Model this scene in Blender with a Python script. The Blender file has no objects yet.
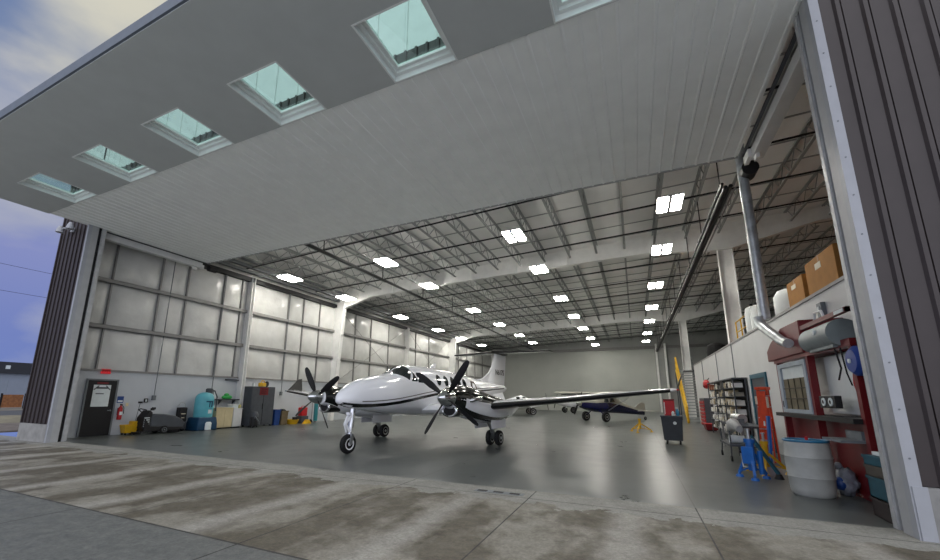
import bpy, bmesh, math, random
from mathutils import Vector, Matrix
random.seed(7)
PI = math.pi
S = bpy.context.scene
COL = S.collection
V = Vector

# ------------------------------------------------------------------ materials
def lin(c):
    return tuple((x/12.92 if x <= 0.04045 else ((x+0.055)/1.055)**2.4) for x in c)
def hx(h):
    h = h.lstrip('#'); return lin(tuple(int(h[i:i+2], 16)/255 for i in (0, 2, 4)))
MATS = {}
def mat(name, color, rough=0.5, metal=0.0, noise=0.06, scale=4.0, bump=0.0, coat=0.0, emit=None, estr=0.0, trans=0.0, ior=1.45, spec=0.5, bscale=None):
    if name in MATS: return MATS[name]
    c = hx(color) if isinstance(color, str) else color
    m = bpy.data.materials.new(name); m.use_nodes = True
    nt = m.node_tree; b = nt.nodes['Principled BSDF']
    b.inputs['Roughness'].default_value = rough
    b.inputs['Metallic'].default_value = metal
    b.inputs['Coat Weight'].default_value = coat
    b.inputs['IOR'].default_value = ior
    b.inputs['Specular IOR Level'].default_value = spec
    b.inputs['Transmission Weight'].default_value = trans
    tc = nt.nodes.new('ShaderNodeTexCoord')
    if noise > 0:
        n = nt.nodes.new('ShaderNodeTexNoise'); n.inputs['Scale'].default_value = scale; n.inputs['Detail'].default_value = 4
        nt.links.new(tc.outputs['Object'], n.inputs['Vector'])
        r = nt.nodes.new('ShaderNodeValToRGB')
        r.color_ramp.elements[0].position = 0.3; r.color_ramp.elements[1].position = 0.7
        r.color_ramp.elements[0].color = (*[x*(1-noise*1.6) for x in c], 1)
        r.color_ramp.elements[1].color = (*[min(1, x*(1+noise*1.6)) for x in c], 1)
        nt.links.new(n.outputs['Fac'], r.inputs['Fac']); nt.links.new(r.outputs['Color'], b.inputs['Base Color'])
    else:
        b.inputs['Base Color'].default_value = (*c, 1)
    if bump > 0:
        n2 = nt.nodes.new('ShaderNodeTexNoise'); n2.inputs['Scale'].default_value = bscale or scale*2; n2.inputs['Detail'].default_value = 3
        nt.links.new(tc.outputs['Object'], n2.inputs['Vector'])
        bp = nt.nodes.new('ShaderNodeBump'); bp.inputs['Strength'].default_value = bump; bp.inputs['Distance'].default_value = 0.05
        nt.links.new(n2.outputs['Fac'], bp.inputs['Height']); nt.links.new(bp.outputs['Normal'], b.inputs['Normal'])
    if emit:
        b.inputs['Emission Color'].default_value = (*(hx(emit) if isinstance(emit, str) else emit), 1)
        b.inputs['Emission Strength'].default_value = estr
    MATS[name] = m
    return m

M_brown   = mat('dark_brown_siding', '#383131', 0.45, 0.0, 0.05, 3)
M_trim    = mat('white_trim', '#a0a3a9', 0.45, 0, 0.03, 5)
M_reveal  = mat('reveal_grey', '#a9abac', 0.5, 0, 0.04, 5)
M_track   = mat('galvanised_track', '#b3b5b6', 0.4, 0.15, 0.08, 6)
M_black   = mat('black_matte', '#131316', 0.6, 0, 0.05, 8)
M_rubber  = mat('black_rubber', '#0c0c0e', 0.75, 0, 0.05, 20)
M_concb   = mat('concrete_base', '#8f8f8d', 0.85, 0, 0.12, 3, 0.2)
M_canopy  = mat('canopy_white', '#b6bbba', 0.5, 0, 0.02, 2)
M_canopy2 = mat('canopy_liner', '#eef1ee', 0.42, 0, 0.02, 2)
M_white   = mat('white_paint', '#d9dad8', 0.45, 0, 0.03, 3)
M_wframe  = mat('white_vinyl', '#e2e6e4', 0.4, 0, 0.02, 5)
M_glassg  = None
M_liner   = mat('liner_panel_white', '#b9bec3', 0.5, 0, 0.03, 1.2)
M_insul   = mat('insulation_vinyl', '#cccdca', 0.24, 0, 0.05, 1.5, 0.55, bscale=1.6)
M_girt    = mat('girt_steel', '#8a8987', 0.5, 0.0, 0.06, 4)
M_steelw  = mat('white_steel', '#efefec', 0.5, 0, 0.03, 3)
M_deck    = mat('roof_insulation', '#efefec', 0.5, 0, 0.03, 0.8, 0.4, bscale=1.5)
M_joist   = mat('joist_steel', '#9da09e', 0.55, 0.0, 0.06, 4)
M_pipeb   = mat('black_pipe', '#17181a', 0.5, 0.2, 0.05, 6)
M_backw   = mat('back_wall_white', '#acafa9', 0.6, 0, 0.03, 0.5)
M_duct    = mat('galvanised_duct', '#c0c5c7', 0.33, 0.4, 0.14, 5)
M_red     = mat('red_paint', '#6c151a', 0.4, 0, 0.08, 4)
M_redb    = mat('bright_red', '#b3151d', 0.4, 0, 0.06, 4)
M_blue    = mat('blue_paint', '#1c62b0', 0.4, 0, 0.08, 6)
M_dblue   = mat('dark_blue_paint', '#1d3f7d', 0.4, 0, 0.08, 6)
M_navy    = mat('navy_gloss', '#14164a', 0.25, 0, 0.05, 3, coat=0.5)
M_teal    = mat('teal_paint', '#1f5567', 0.5, 0, 0.06, 4)
M_yellow  = mat('yellow_paint', '#d2a51c', 0.45, 0, 0.08, 5)
M_orange  = mat('orange_fibreglass', '#cf4620', 0.45, 0, 0.1, 6)
M_grey    = mat('grey_paint', '#6d7377', 0.45, 0, 0.06, 5)
M_dgrey   = mat('dark_grey_paint', '#44484e', 0.5, 0, 0.06, 5)
M_blower  = mat('blower_grey', '#7d8787', 0.4, 0, 0.06, 5)
M_drum    = mat('drum_white_plastic', '#a6a8a4', 0.45, 0, 0.1, 3)
M_card    = mat('cardboard', '#a97638', 0.8, 0, 0.06, 4)
M_tape    = mat('pale_label', '#d8cfb8', 0.6, 0, 0.03, 5)
M_cream   = mat('cream_panel', '#cfc19a', 0.6, 0, 0.05, 4)
M_aqua    = mat('aqua_plastic', '#5fb0bd', 0.4, 0, 0.05, 3)
M_dteal   = mat('dark_teal_plastic', '#153e5c', 0.45, 0, 0.06, 4)
M_green   = mat('green_plastic', '#2fa04a', 0.5, 0, 0.05, 4)
M_brownw  = mat('timber_brown', '#8b5c39', 0.8, 0, 0.2, 5)
M_chrome  = mat('chrome', '#d8dadb', 0.12, 1.0, 0.03, 8)
M_alu     = mat('aluminium', '#b8babb', 0.3, 0.9, 0.06, 8)
M_planew  = mat('aircraft_white', '#f3f5f9', 0.16, 0, 0.01, 2, coat=0.6)
M_planeb  = mat('aircraft_black', '#0f1311', 0.12, 0, 0.04, 3, coat=0.7)
M_boot    = mat('deice_boot_black', '#141516', 0.4, 0, 0.05, 6)
M_stripe  = mat('stripe_black', '#121416', 0.2, 0, 0.02, 4, coat=0.5)
M_stripeg = mat('stripe_grey', '#74706c', 0.25, 0, 0.02, 4, coat=0.5)
M_canglass= mat('aircraft_glass_dark', '#20292b', 0.06, 0, 0.0, 4, coat=0.8)
M_brownd  = mat('dark_brown_trim', '#3b241c', 0.5, 0, 0.06, 4)
M_silver  = mat('silver_fabric', '#a9a79c', 0.35, 0, 0.04, 3, coat=0.3)
M_diff    = mat('led_diffuser', '#ffffff', 0.5, 0, 0, 1, emit=(1.0, 0.96, 0.88), estr=56.0)
M_exit    = mat('exit_red', '#c8303a', 0.5, 0, 0, 1, emit='#d02028', estr=0.35)
M_filter  = mat('tan_filter', '#6e654f', 0.7, 0, 0.15, 6)
M_paper   = mat('white_paper', '#d5dddd', 0.6, 0, 0.03, 6)
M_bag     = mat('pale_plastic_bag', '#858a94', 0.4, 0, 0.2, 9, 0.4)
M_roofd   = mat('far_roof_dark', '#33353a', 0.7, 0, 0.05, 1)
M_farw    = mat('far_wall_pale', '#8d96a3', 0.7, 0, 0.03, 1)

def glass(name, tint, trans=0.75):
    """thin sheet glass: tinted transparent layer with a weak mirror on top"""
    m = bpy.data.materials.new(name); m.use_nodes = True; nt = m.node_tree
    for n in list(nt.nodes): nt.nodes.remove(n)
    o = nt.nodes.new('ShaderNodeOutputMaterial'); mx = nt.nodes.new('ShaderNodeMixShader')
    t = nt.nodes.new('ShaderNodeBsdfTransparent'); t.inputs['Color'].default_value = (*tint, 1)
    g = nt.nodes.new('ShaderNodeBsdfGlossy'); g.inputs['Roughness'].default_value = 0.03
    f = nt.nodes.new('ShaderNodeLayerWeight'); f.inputs['Blend'].default_value = 0.12
    nt.links.new(f.outputs['Facing'], mx.inputs[0]); nt.links.new(t.outputs[0], mx.inputs[1]); nt.links.new(g.outputs[0], mx.inputs[2])
    nt.links.new(mx.outputs[0], o.inputs[0]); return m
M_glassg = glass('green_tinted_glass', (0.78, 0.94, 0.88))

# ------------------------------------------------------------------ mesh builder
class MB:
    def __init__(s): s.bm = bmesh.new()
    def faces(s, pts, fcs):
        v = [s.bm.verts.new(p) for p in pts]
        for f in fcs:
            try: s.bm.faces.new([v[i] for i in f])
            except ValueError: pass
        return s
    def box(s, c, d, rot=None):
        hx_, hy, hz = d[0]/2, d[1]/2, d[2]/2
        P = [V((x, y, z)) for x in (-hx_, hx_) for y in (-hy, hy) for z in (-hz, hz)]
        if rot is not None: P = [rot @ p for p in P]
        P = [p+V(c) for p in P]
        return s.faces(P, [(0,1,3,2),(4,6,7,5),(0,4,5,1),(2,3,7,6),(0,2,6,4),(1,5,7,3)])
    def bb(s, x0, x1, y0, y1, z0, z1):
        return s.box(((x0+x1)/2, (y0+y1)/2, (z0+z1)/2), (abs(x1-x0), abs(y1-y0), abs(z1-z0)))
    def frame_of(s, p0, p1):
        d = (V(p1)-V(p0)); L = d.length; d = d/L if L > 0 else V((0, 0, 1))
        up = V((0, 0, 1)) if abs(d.z) < 0.95 else V((0, 1, 0))
        a = d.cross(up).normalized(); b = a.cross(d).normalized()
        return d, a, b, L
    def bar(s, p0, p1, w, h):
        d, a, b, L = s.frame_of(p0, p1); p0 = V(p0); p1 = V(p1)
        P = [q+a*sx*w/2+b*sy*h/2 for q in (p0, p1) for sx, sy in ((-1,-1),(1,-1),(1,1),(-1,1))]
        return s.faces(P, [(3,2,1,0),(4,5,6,7),(0,1,5,4),(1,2,6,5),(2,3,7,6),(3,0,4,7)])
    def cyl(s, p0, p1, r0, r1=None, n=16, caps=True):
        r1 = r0 if r1 is None else r1
        d, a, b, L = s.frame_of(p0, p1)
        rings = [[V(p)+(a*math.cos(2*PI*i/n)+b*math.sin(2*PI*i/n))*r for i in range(n)] for p, r in ((p0, r0), (p1, r1))]
        return s.loft(rings, caps)
    def tube(s, pts, r, n=8, caps=True):
        pts = [V(p) for p in pts]; rings = []
        prev = None
        for i, p in enumerate(pts):
            d = (pts[min(i+1, len(pts)-1)]-pts[max(i-1, 0)]).normalized()
            if prev is None:
                up = V((0, 0, 1)) if abs(d.z) < 0.95 else V((0, 1, 0)); a = d.cross(up).normalized()
            else:
                a = (prev-d*prev.dot(d)).normalized()
            prev = a; b = a.cross(d).normalized()
            rr = r[i] if isinstance(r, (list, tuple)) else r
            rings.append([p+(a*math.cos(2*PI*k/n)+b*math.sin(2*PI*k/n))*rr for k in range(n)])
        return s.loft(rings, caps)
    def loft(s, rings, caps=True, closed=True):
        vs = [[s.bm.verts.new(p) for p in r] for r in rings]; n = len(rings[0])
        for i in range(len(vs)-1):
            for k in range(n if closed else n-1):
                k2 = (k+1) % n
                s.bm.faces.new((vs[i][k], vs[i][k2], vs[i+1][k2], vs[i+1][k]))
        if caps and closed:
            s.bm.faces.new(list(reversed(vs[0]))); s.bm.faces.new(vs[-1])
        return s
    def lathe(s, prof, c=(0, 0, 0), axis='z', n=24, sx=1, sy=1):
        rings = []
        for r, h in prof:
            ring = []
            for i in range(n):
                a = 2*PI*i/n; x, y = r*math.cos(a)*sx, r*math.sin(a)*sy
                p = {'z': (x, y, h), 'y': (x, h, y), 'x': (h, x, y)}[axis]
                ring.append(V(p)+V(c))
            rings.append(ring)
        return s.loft(rings, True)
    def torus(s, c, R, r, axis='z', n=24, k=8, sx=1, sy=1):
        vs = []
        for i in range(n):
            a = 2*PI*i/n; row = []
            for j in range(k):
                t = 2*PI*j/k; x, y, h = (R+r*math.cos(t))*math.cos(a)*sx, (R+r*math.cos(t))*math.sin(a)*sy, r*math.sin(t)
                p = {'z': (x, y, h), 'y': (x, h, y), 'x': (h, x, y)}[axis]; row.append(s.bm.verts.new(V(p)+V(c)))
            vs.append(row)
        for i in range(n):
            for j in range(k):
                s.bm.faces.new((vs[i][j], vs[(i+1)%n][j], vs[(i+1)%n][(j+1)%k], vs[i][(j+1)%k]))
        return s
    def ball(s, c, rx, ry=None, rz=None, n=16, m=10):
        ry = rx if ry is None else ry; rz = rx if rz is None else rz
        rings = []
        for j in range(1, m):
            t = PI*j/m
            rings.append([V(c)+V((rx*math.sin(t)*math.cos(2*PI*i/n), ry*math.sin(t)*math.sin(2*PI*i/n), rz*math.cos(t))) for i in range(n)])
        return s.loft(rings, True)
    def prism(s, pts, h0, h1, plane='yz'):
        """2D outline extruded along the remaining axis from h0 to h1"""
        def P(a, b, h): return {'yz': (h, a, b), 'xz': (a, h, b), 'xy': (a, b, h)}[plane]
        n = len(pts)
        A = [s.bm.verts.new(P(a, b, h0)) for a, b in pts]; B = [s.bm.verts.new(P(a, b, h1)) for a, b in pts]
        for i in range(n):
            j = (i+1) % n; s.bm.faces.new((A[i], A[j], B[j], B[i]))
        s.bm.faces.new(list(reversed(A))); s.bm.faces.new(B)
        return s
    def build(s, name, m, parent=None, smooth=False, bevel=0.0):
        bmesh.ops.recalc_face_normals(s.bm, faces=s.bm.faces)
        me = bpy.data.meshes.new(name); s.bm.to_mesh(me); s.bm.free()
        me.materials.append(m)
        if smooth:
            for p in me.polygons: p.use_smooth = True
        o = bpy.data.objects.new(name, me); COL.objects.link(o)
        if parent is not None: o.parent = parent
        if bevel > 0:
            bv = o.modifiers.new('edge', 'BEVEL'); bv.width = bevel; bv.segments = 2; bv.limit_method = 'ANGLE'
        if smooth:
            try: me.set_sharp_from_angle(angle=math.radians(40))
            except Exception: pass
        return o

def tag(o, label, cat, group=None, kind=None):
    if label: o['label'] = label
    if cat: o['category'] = cat
    if group: o['group'] = group
    if kind: o['kind'] = kind
    return o
def empty(name, loc, rz, label, cat, group=None, kind=None):
    o = bpy.data.objects.new(name, None); COL.objects.link(o); o.empty_display_size = 0.1
    o.location = loc; o.rotation_euler = (0, 0, rz)
    return tag(o, label, cat, group, kind)
def struct(o):
    o['kind'] = 'structure'; return o
def dup(root, loc, rz=None, label=None, group=None):
    r = root.copy(); COL.objects.link(r); r.location = loc
    if rz is not None: r.rotation_euler = (0, 0, rz)
    if label: r['label'] = label
    if group: r['group'] = group
    for ch in list(root.children):
        c = ch.copy(); COL.objects.link(c); c.parent = r
        for g in list(ch.children):
            d = g.copy(); COL.objects.link(d); d.parent = c
    return r
def text(name, body, size, m, parent, loc, rot, extrude=0.002):
    cu = bpy.data.curves.new(name, 'FONT'); cu.body = body; cu.size = size; cu.extrude = extrude
    cu.align_x = 'CENTER'; cu.align_y = 'CENTER'; cu.materials.append(m)
    tmp = bpy.data.objects.new('tmp', cu); COL.objects.link(tmp); bpy.context.view_layer.update()
    me = bpy.data.meshes.new_from_object(tmp.evaluated_get(bpy.context.evaluated_depsgraph_get()))
    bpy.data.objects.remove(tmp); bpy.data.curves.remove(cu); me.name = name
    if not me.materials: me.materials.append(m)
    o = bpy.data.objects.new(name, me); COL.objects.link(o); o.location = loc; o.rotation_euler = rot
    if parent is not None: o.parent = parent
    return o

# ------------------------------------------------------------------ camera, world, sun
cam = bpy.data.cameras.new('camera'); co = bpy.data.objects.new('camera', cam); COL.objects.link(co)
cam.sensor_width = 36; cam.lens = 395.5*36/940
cam.shift_x = (470-450.28)/940; cam.shift_y = (317.44-280)/940
yaw, pit, rol = 0.4326, 0.2004, 0.00814
fwd = V((-math.sin(yaw)*math.cos(pit), math.cos(yaw)*math.cos(pit), math.sin(pit)))
rt = V((math.cos(yaw), math.sin(yaw), 0)); up = rt.cross(fwd)
r2 = rt*math.cos(rol)+up*math.sin(rol); u2 = -rt*math.sin(rol)+up*math.cos(rol)
mm = Matrix((r2, u2, -fwd)).transposed().to_4x4(); mm.translation = V((0, 0, 1.65))
co.matrix_world = mm; cam.clip_start = 0.05; cam.clip_end = 1000
S.camera = co
S.view_settings.view_transform = 'Standard'; S.view_settings.look = 'None'
S.view_settings.gamma = 1; S.view_settings.exposure = 0.0; S.view_settings.use_curve_mapping = False

w = bpy.data.worlds.new('sky'); S.world = w; w.use_nodes = True
nt = w.node_tree; L = nt.links.new
for n in list(nt.nodes): nt.nodes.remove(n)
def N(t): return nt.nodes.new(t)
wo = N('ShaderNodeOutputWorld'); bg = N('ShaderNodeBackground'); tc = N('ShaderNodeTexCoord')
sep = N('ShaderNodeSeparateXYZ'); L(tc.outputs['Generated'], sep.inputs[0])
gr = N('ShaderNodeValToRGB'); L(sep.outputs['Z'], gr.inputs[0])
e = gr.color_ramp.elements
e[0].position = 0.0; e[0].color = (*hx('#7083bd'), 1)
e[1].position = 1.0; e[1].color = (*hx('#8392b2'), 1)
for p, c in ((0.10, '#7282bd'), (0.25, '#858ec0'), (0.42, '#6078a8'), (0.6, '#6c80a8')):
    k = e.new(p); k.color = (*hx(c), 1)
nz = N('ShaderNodeTexNoise'); nz.inputs['Scale'].default_value = 2.6; nz.inputs['Detail'].default_value = 6; nz.inputs['Roughness'].default_value = 0.5
mp = N('ShaderNodeMapping'); mp.inputs['Scale'].default_value = (1, 1, 2.2); mp.inputs['Location'].default_value = (1.35, 0.4, 0.75)
L(tc.outputs['Generated'], mp.inputs[0]); L(mp.outputs[0], nz.inputs['Vector'])
cr = N('ShaderNodeValToRGB'); cr.color_ramp.elements[0].position = 0.45; cr.color_ramp.elements[1].position = 0.70
L(nz.outputs['Fac'], cr.inputs[0])
mx = N('ShaderNodeMix'); mx.data_type = 'RGBA'; L(cr.outputs[0], mx.inputs['Factor']); L(gr.outputs[0], mx.inputs[6])
mx.inputs[7].default_value = (*hx('#b4b6be'), 1)
# unseen sky behind the camera, brightened as veiled cloud to light the apron
vd = N('ShaderNodeVectorMath'); vd.operation = 'DOT_PRODUCT'; vd.inputs[1].default_value = V((0.25, -0.72, 0.65)).normalized()
L(tc.outputs['Generated'], vd.inputs[0])
mr = N('ShaderNodeMapRange'); mr.interpolation_type = 'SMOOTHSTEP'
mr.inputs['From Min'].default_value = 0.1; mr.inputs['From Max'].default_value = 1.0
mr.inputs['To Min'].default_value = 0.0; mr.inputs['To Max'].default_value = 1.0
L(vd.outputs['Value'], mr.inputs['Value'])
ad = N('ShaderNodeMix'); ad.data_type = 'RGBA'; ad.blend_type = 'ADD'; ad.inputs['Factor'].default_value = 1.0
sc = N('ShaderNodeMix'); sc.data_type = 'RGBA'; sc.inputs[6].default_value = (0, 0, 0, 1); sc.inputs[7].default_value = (1.35, 1.33, 1.30, 1)
L(mr.outputs[0], sc.inputs['Factor'])
# a thin bright cream bank of cloud high on the left
vc = N('ShaderNodeVectorMath'); vc.operation = 'DOT_PRODUCT'; vc.inputs[1].default_value = V((-0.731, 0.258, 0.632)).normalized()
L(tc.outputs['Generated'], vc.inputs[0])
mc = N('ShaderNodeMapRange'); mc.interpolation_type = 'SMOOTHSTEP'; mc.inputs['From Min'].default_value = 0.981; mc.inputs['From Max'].default_value = 1.003
nb = N('ShaderNodeMath'); nb.operation = 'MULTIPLY_ADD'; nb.inputs[1].default_value = 0.05; L(nz.outputs['Fac'], nb.inputs[0]); L(vc.outputs['Value'], nb.inputs[2])
nb2 = N('ShaderNodeMath'); nb2.operation = 'SUBTRACT'; nb2.inputs[1].default_value = 0.025; L(nb.outputs[0], nb2.inputs[0]); L(nb2.outputs[0], mc.inputs['Value'])
cm = N('ShaderNodeMix'); cm.data_type = 'RGBA'; L(mc.outputs[0], cm.inputs['Factor']); L(mx.outputs[2], cm.inputs[6]); cm.inputs[7].default_value = (*hx('#d2cfc0'), 1)
L(cm.outputs[2], ad.inputs[6]); L(sc.outputs[2], ad.inputs[7])
L(ad.outputs[2], bg.inputs['Color']); bg.inputs['Strength'].default_value = 1.0
L(bg.outputs[0], wo.inputs[0])

# ------------------------------------------------------------------ setting: measurements (metres)
LX, RX, YD = -18.75, 3.0, 7.2        # door opening
WL, WR, YB = -20.2, 13.0, 60.0       # inside faces
ROOF = 10.3
def roof(x): return 10.3+0.036*x      # the roof rises gently to the right

# ---- ground and floor
def ground_mat():
    m = bpy.data.materials.new('apron_concrete'); m.use_nodes = True; nt = m.node_tree; b = nt.nodes['Principled BSDF']; L = nt.links.new
    def N(t, **k):
        n = nt.nodes.new(t)
        for a, v in k.items(): setattr(n, a, v)
        return n
    tc = N('ShaderNodeTexCoord'); sp = N('ShaderNodeSeparateXYZ'); L(tc.outputs['Object'], sp.inputs[0])
    def math_(op, a, b2=None):
        n = N('ShaderNodeMath', operation=op)
        for i, q in enumerate((a, b2)):
            if q is None: continue
            if isinstance(q, (int, float)): n.inputs[i].default_value = q
            else: L(q, n.inputs[i])
        return n.outputs[0]
    def noise(scale, sx=1, sy=1, det=5, rough=0.6, loc=(0, 0, 0)):
        mp = N('ShaderNodeMapping'); mp.inputs['Scale'].default_value = (sx, sy, 1); mp.inputs['Location'].default_value = loc
        L(tc.outputs['Object'], mp.inputs[0]); n = N('ShaderNodeTexNoise'); n.inputs['Scale'].default_value = scale
        n.inputs['Detail'].default_value = det; n.inputs['Roughness'].default_value = rough; L(mp.outputs[0], n.inputs['Vector']); return n.outputs['Fac']
    def ramp(f, p0, p1, c0, c1):
        r = N('ShaderNodeValToRGB'); r.color_ramp.elements[0].position = p0; r.color_ramp.elements[1].position = p1
        r.color_ramp.elements[0].color = (*c0, 1); r.color_ramp.elements[1].color = (*c1, 1); L(f, r.inputs[0]); return r.outputs[0]
    def mix(f, a, b2, bt='MIX'):
        n = N('ShaderNodeMix', data_type='RGBA', blend_type=bt)
        if isinstance(f, (int, float)): n.inputs['Factor'].default_value = f
        else: L(f, n.inputs['Factor'])
        for i, q in ((6, a), (7, b2)):
            if isinstance(q, tuple): n.inputs[i].default_value = (*q, 1)
            else: L(q, n.inputs[i])
        return n.outputs[2]
    x, y = sp.outputs['X'], sp.outputs['Y']
    fine = noise(7, det=10, rough=0.78)
    front = ramp(fine, 0.3, 0.72, hx('#55595a'), hx('#80837f'))
    brown = ramp(fine, 0.3, 0.72, hx('#49443a'), hx('#767060'))
    streak = noise(0.9, 1.0, 0.55, 4, 0.6)
    pale = ramp(streak, 0.48, 0.57, (0, 0, 0), (1, 1, 1))
    slab2 = mix(pale, brown, ramp(fine, 0.3, 0.7, hx('#77746a'), hx('#a3a095')))
    # wide pale runs across each slab, parallel to the joints
    wv = math_('ABSOLUTE', math_('SUBTRACT', math_('FRACT', math_('MULTIPLY', math_('ADD', x, math_('MULTIPLY', noise(0.8), 0.5)), 0.4032)), 0.5))
    run = ramp(wv, 0.36, 0.47, (0, 0, 0), (0.8, 0.8, 0.8))
    slab2 = mix(run, slab2, ramp(fine, 0.3, 0.7, hx('#8f8d86'), hx('#bdbbb4')))
    isback = math_('GREATER_THAN', y, 3.47)
    base = mix(isback, front, slab2)
    strip = math_('GREATER_THAN', math_('ADD', y, math_('MULTIPLY', math_('SUBTRACT', noise(1.5), 0.5), 1.6)), 6.75)
    base = mix(strip, base, ramp(fine, 0.3, 0.7, hx('#84857f'), hx('#a3a39e')))
    # scattered dark stains
    st = ramp(noise(1.3, det=7, rough=0.65, loc=(3, 1, 0)), 0.60, 0.72, (1, 1, 1), (0.62, 0.60, 0.56))
    base = mix(1.0, base, st, 'MULTIPLY')
    # cut joints between the slabs
    jx = math_('LESS_THAN', math_('ABSOLUTE', math_('SUBTRACT', math_('FRACT', math_('DIVIDE', math_('ADD', x, 4.26+49.6), 2.48)), 0.0)), 0.008)
    jb = math_('MULTIPLY', jx, isback)
    jf = math_('MULTIPLY', math_('LESS_THAN', math_('FRACT', math_('DIVIDE', math_('ADD', x, 4.26+34), 3.4)), 0.008), math_('SUBTRACT', 1.0, isback))
    jy = math_('LESS_THAN', math_('ABSOLUTE', math_('SUBTRACT', y, 3.47)), 0.016)
    jz = math_('LESS_THAN', math_('ABSOLUTE', math_('SUBTRACT', y, 7.04)), 0.010)
    jj = math_('MAXIMUM', math_('MAXIMUM', jb, jf), math_('MAXIMUM', jy, jz))
    # added reflector: unseen ground behind the camera paled to bounce light onto the door
    base = mix(1.0, base, (0.90, 0.885, 0.87), 'MULTIPLY')
    base = mix(1.0, base, ramp(noise(26, det=6, rough=0.75), 0.34, 0.62, (0.68, 0.67, 0.65), (1.08, 1.08, 1.07)), 'MULTIPLY')
    bounce_ground = math_('LESS_THAN', y, 0.35)
    base = mix(jj, base, hx('#2b2a27'))
    base = mix(bounce_ground, base, ramp(fine, 0.3, 0.72, hx('#c2c2bd'), hx('#d6d6d2')))
    L(base, b.inputs['Base Color'])
    L(ramp(noise(2.2, det=5), 0.35, 0.7, (0.5, 0.5, 0.5), (0.85, 0.85, 0.85)), b.inputs['Roughness'])
    bp = N('ShaderNodeBump'); bp.inputs['Strength'].default_value = 0.25; bp.inputs['Distance'].default_value = 0.01
    L(noise(60, det=3), bp.inputs['Height']); L(bp.outputs[0], b.inputs['Normal'])
    return m
def floor_mat():
    m = bpy.data.materials.new('polished_concrete'); m.use_nodes = True; nt = m.node_tree; b = nt.nodes['Principled BSDF']; L = nt.links.new
    tc = nt.nodes.new('ShaderNodeTexCoord')
    n = nt.nodes.new('ShaderNodeTexNoise'); n.inputs['Scale'].default_value = 1.1; n.inputs['Detail'].default_value = 7; n.inputs['Roughness'].default_value = 0.6
    L(tc.outputs['Object'], n.inputs['Vector'])
    r = nt.nodes.new('ShaderNodeValToRGB'); r.color_ramp.elements[0].position = 0.3; r.color_ramp.elements[1].position = 0.72
    r.color_ramp.elements[0].color = (*hx('#4c504e'), 1); r.color_ramp.elements[1].color = (*hx('#5e6361'), 1); L(n.outputs['Fac'], r.inputs[0])
    sp = nt.nodes.new('ShaderNodeSeparateXYZ'); L(tc.outputs['Object'], sp.inputs[0])
    def mth(op, a, v):
        k = nt.nodes.new('ShaderNodeMath'); k.operation = op; L(a, k.inputs[0]); k.inputs[1].default_value = v; return k.outputs[0]
    def joint(o, off, per, wd): return mth('LESS_THAN', mth('FRACT', mth('DIVIDE', mth('ADD', o, off), per), 0), wd)
    j = nt.nodes.new('ShaderNodeMath'); j.operation = 'MAXIMUM'
    L(joint(sp.outputs['X'], 4.26+49.6, 4.96, 0.004), j.inputs[0]); j.inputs[1].default_value = 0.0
    mx = nt.nodes.new('ShaderNodeMix'); mx.data_type = 'RGBA'; L(j.outputs[0], mx.inputs['Factor']); L(r.outputs[0], mx.inputs[6]); mx.inputs[7].default_value = (*hx('#343636'), 1)
    L(mx.outputs[2], b.inputs['Base Color'])
    b.inputs['Specular IOR Level'].default_value = 0.42
    r2 = nt.nodes.new('ShaderNodeMapRange'); r2.inputs['From Min'].default_value = 0.3; r2.inputs['From Max'].default_value = 0.7
    r2.inputs['To Min'].default_value = 0.27; r2.inputs['To Max'].default_value = 0.35; L(n.outputs['Fac'], r2.inputs['Value']); L(r2.outputs[0], b.inputs['Roughness'])
    return m
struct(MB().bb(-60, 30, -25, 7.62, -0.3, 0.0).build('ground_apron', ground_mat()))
struct(MB().bb(WL-0.75, WR+0.5, 7.62, YB+0.5, -0.3, 0.0).build('floor', floor_mat()))

# ---- front walls: ribbed dark metal on a low concrete base
def ribbed(x0, x1, z0, z1, y, pitch, off, name, m, parent, depth=0.035):
    pr = []; x = x0
    xs = []
    k = math.floor((x0-off)/pitch)
    pts = [(x0, 0)]
    while True:
        c = off+k*pitch; k += 1
        if c-0.07 <= x0: continue
        if c+0.07 >= x1: break
        pts += [(c-0.065, 0), (c-0.035, -depth), (c+0.015, -depth), (c+0.022, 0.02), (c+0.045, 0.02), (c+0.05, 0)]
    pts.append((x1, 0))
    r0 = [V((a, y+b, z0)) for a, b in pts]; r1 = [V((a, y+b, z1)) for a, b in pts]
    b = MB(); b.loft([r0, r1], False, False)
    return b.build(name, m, parent)
def front_wall(side, x0, x1, off):
    wl = struct(MB().bb(x0, x1, YD+0.03, YD+0.42, 0.0, 13.0).build('wall_front_'+side, M_brown))
    ribbed(x0, x1, 0.62, 10.3, YD, 0.31, off, 'ribbed_siding', M_brown, wl)
    ribbed(x0, x1, 10.3, 13.0, YD, 0.93, off, 'pale_siding', M_white, wl, 0.02)
    MB().bb(x0, x1, YD-0.06, YD+0.1, 0.0, 0.61).build('concrete_base', M_concb, wl)['label'] = 'pale concrete base of the dark front wall'
    return wl
wfl = front_wall('left', -20.95, LX-0.10, -20.72)
wfr = front_wall('right', RX+0.12, 14.0, 3.36)
MB().bb(-20.99, -20.93, YD-0.05, YD+0.3, 0.6, 13.0).build('corner_trim', M_brown, wfl)
hdr = struct(MB().bb(LX-0.1, RX+0.12, YD+0.1, YD+0.45, 8.75, 13.0).build('wall_front_header', M_brown))
ribbed(LX-0.1, RX+0.12, 8.8, 10.3, YD+0.05, 0.31, -18.6, 'ribbed_siding', M_brown, hdr)
ribbed(LX-0.1, RX+0.12, 10.3, 13.0, YD+0.05, 0.93, -18.6, 'pale_siding', M_white, hdr, 0.02)
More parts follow.
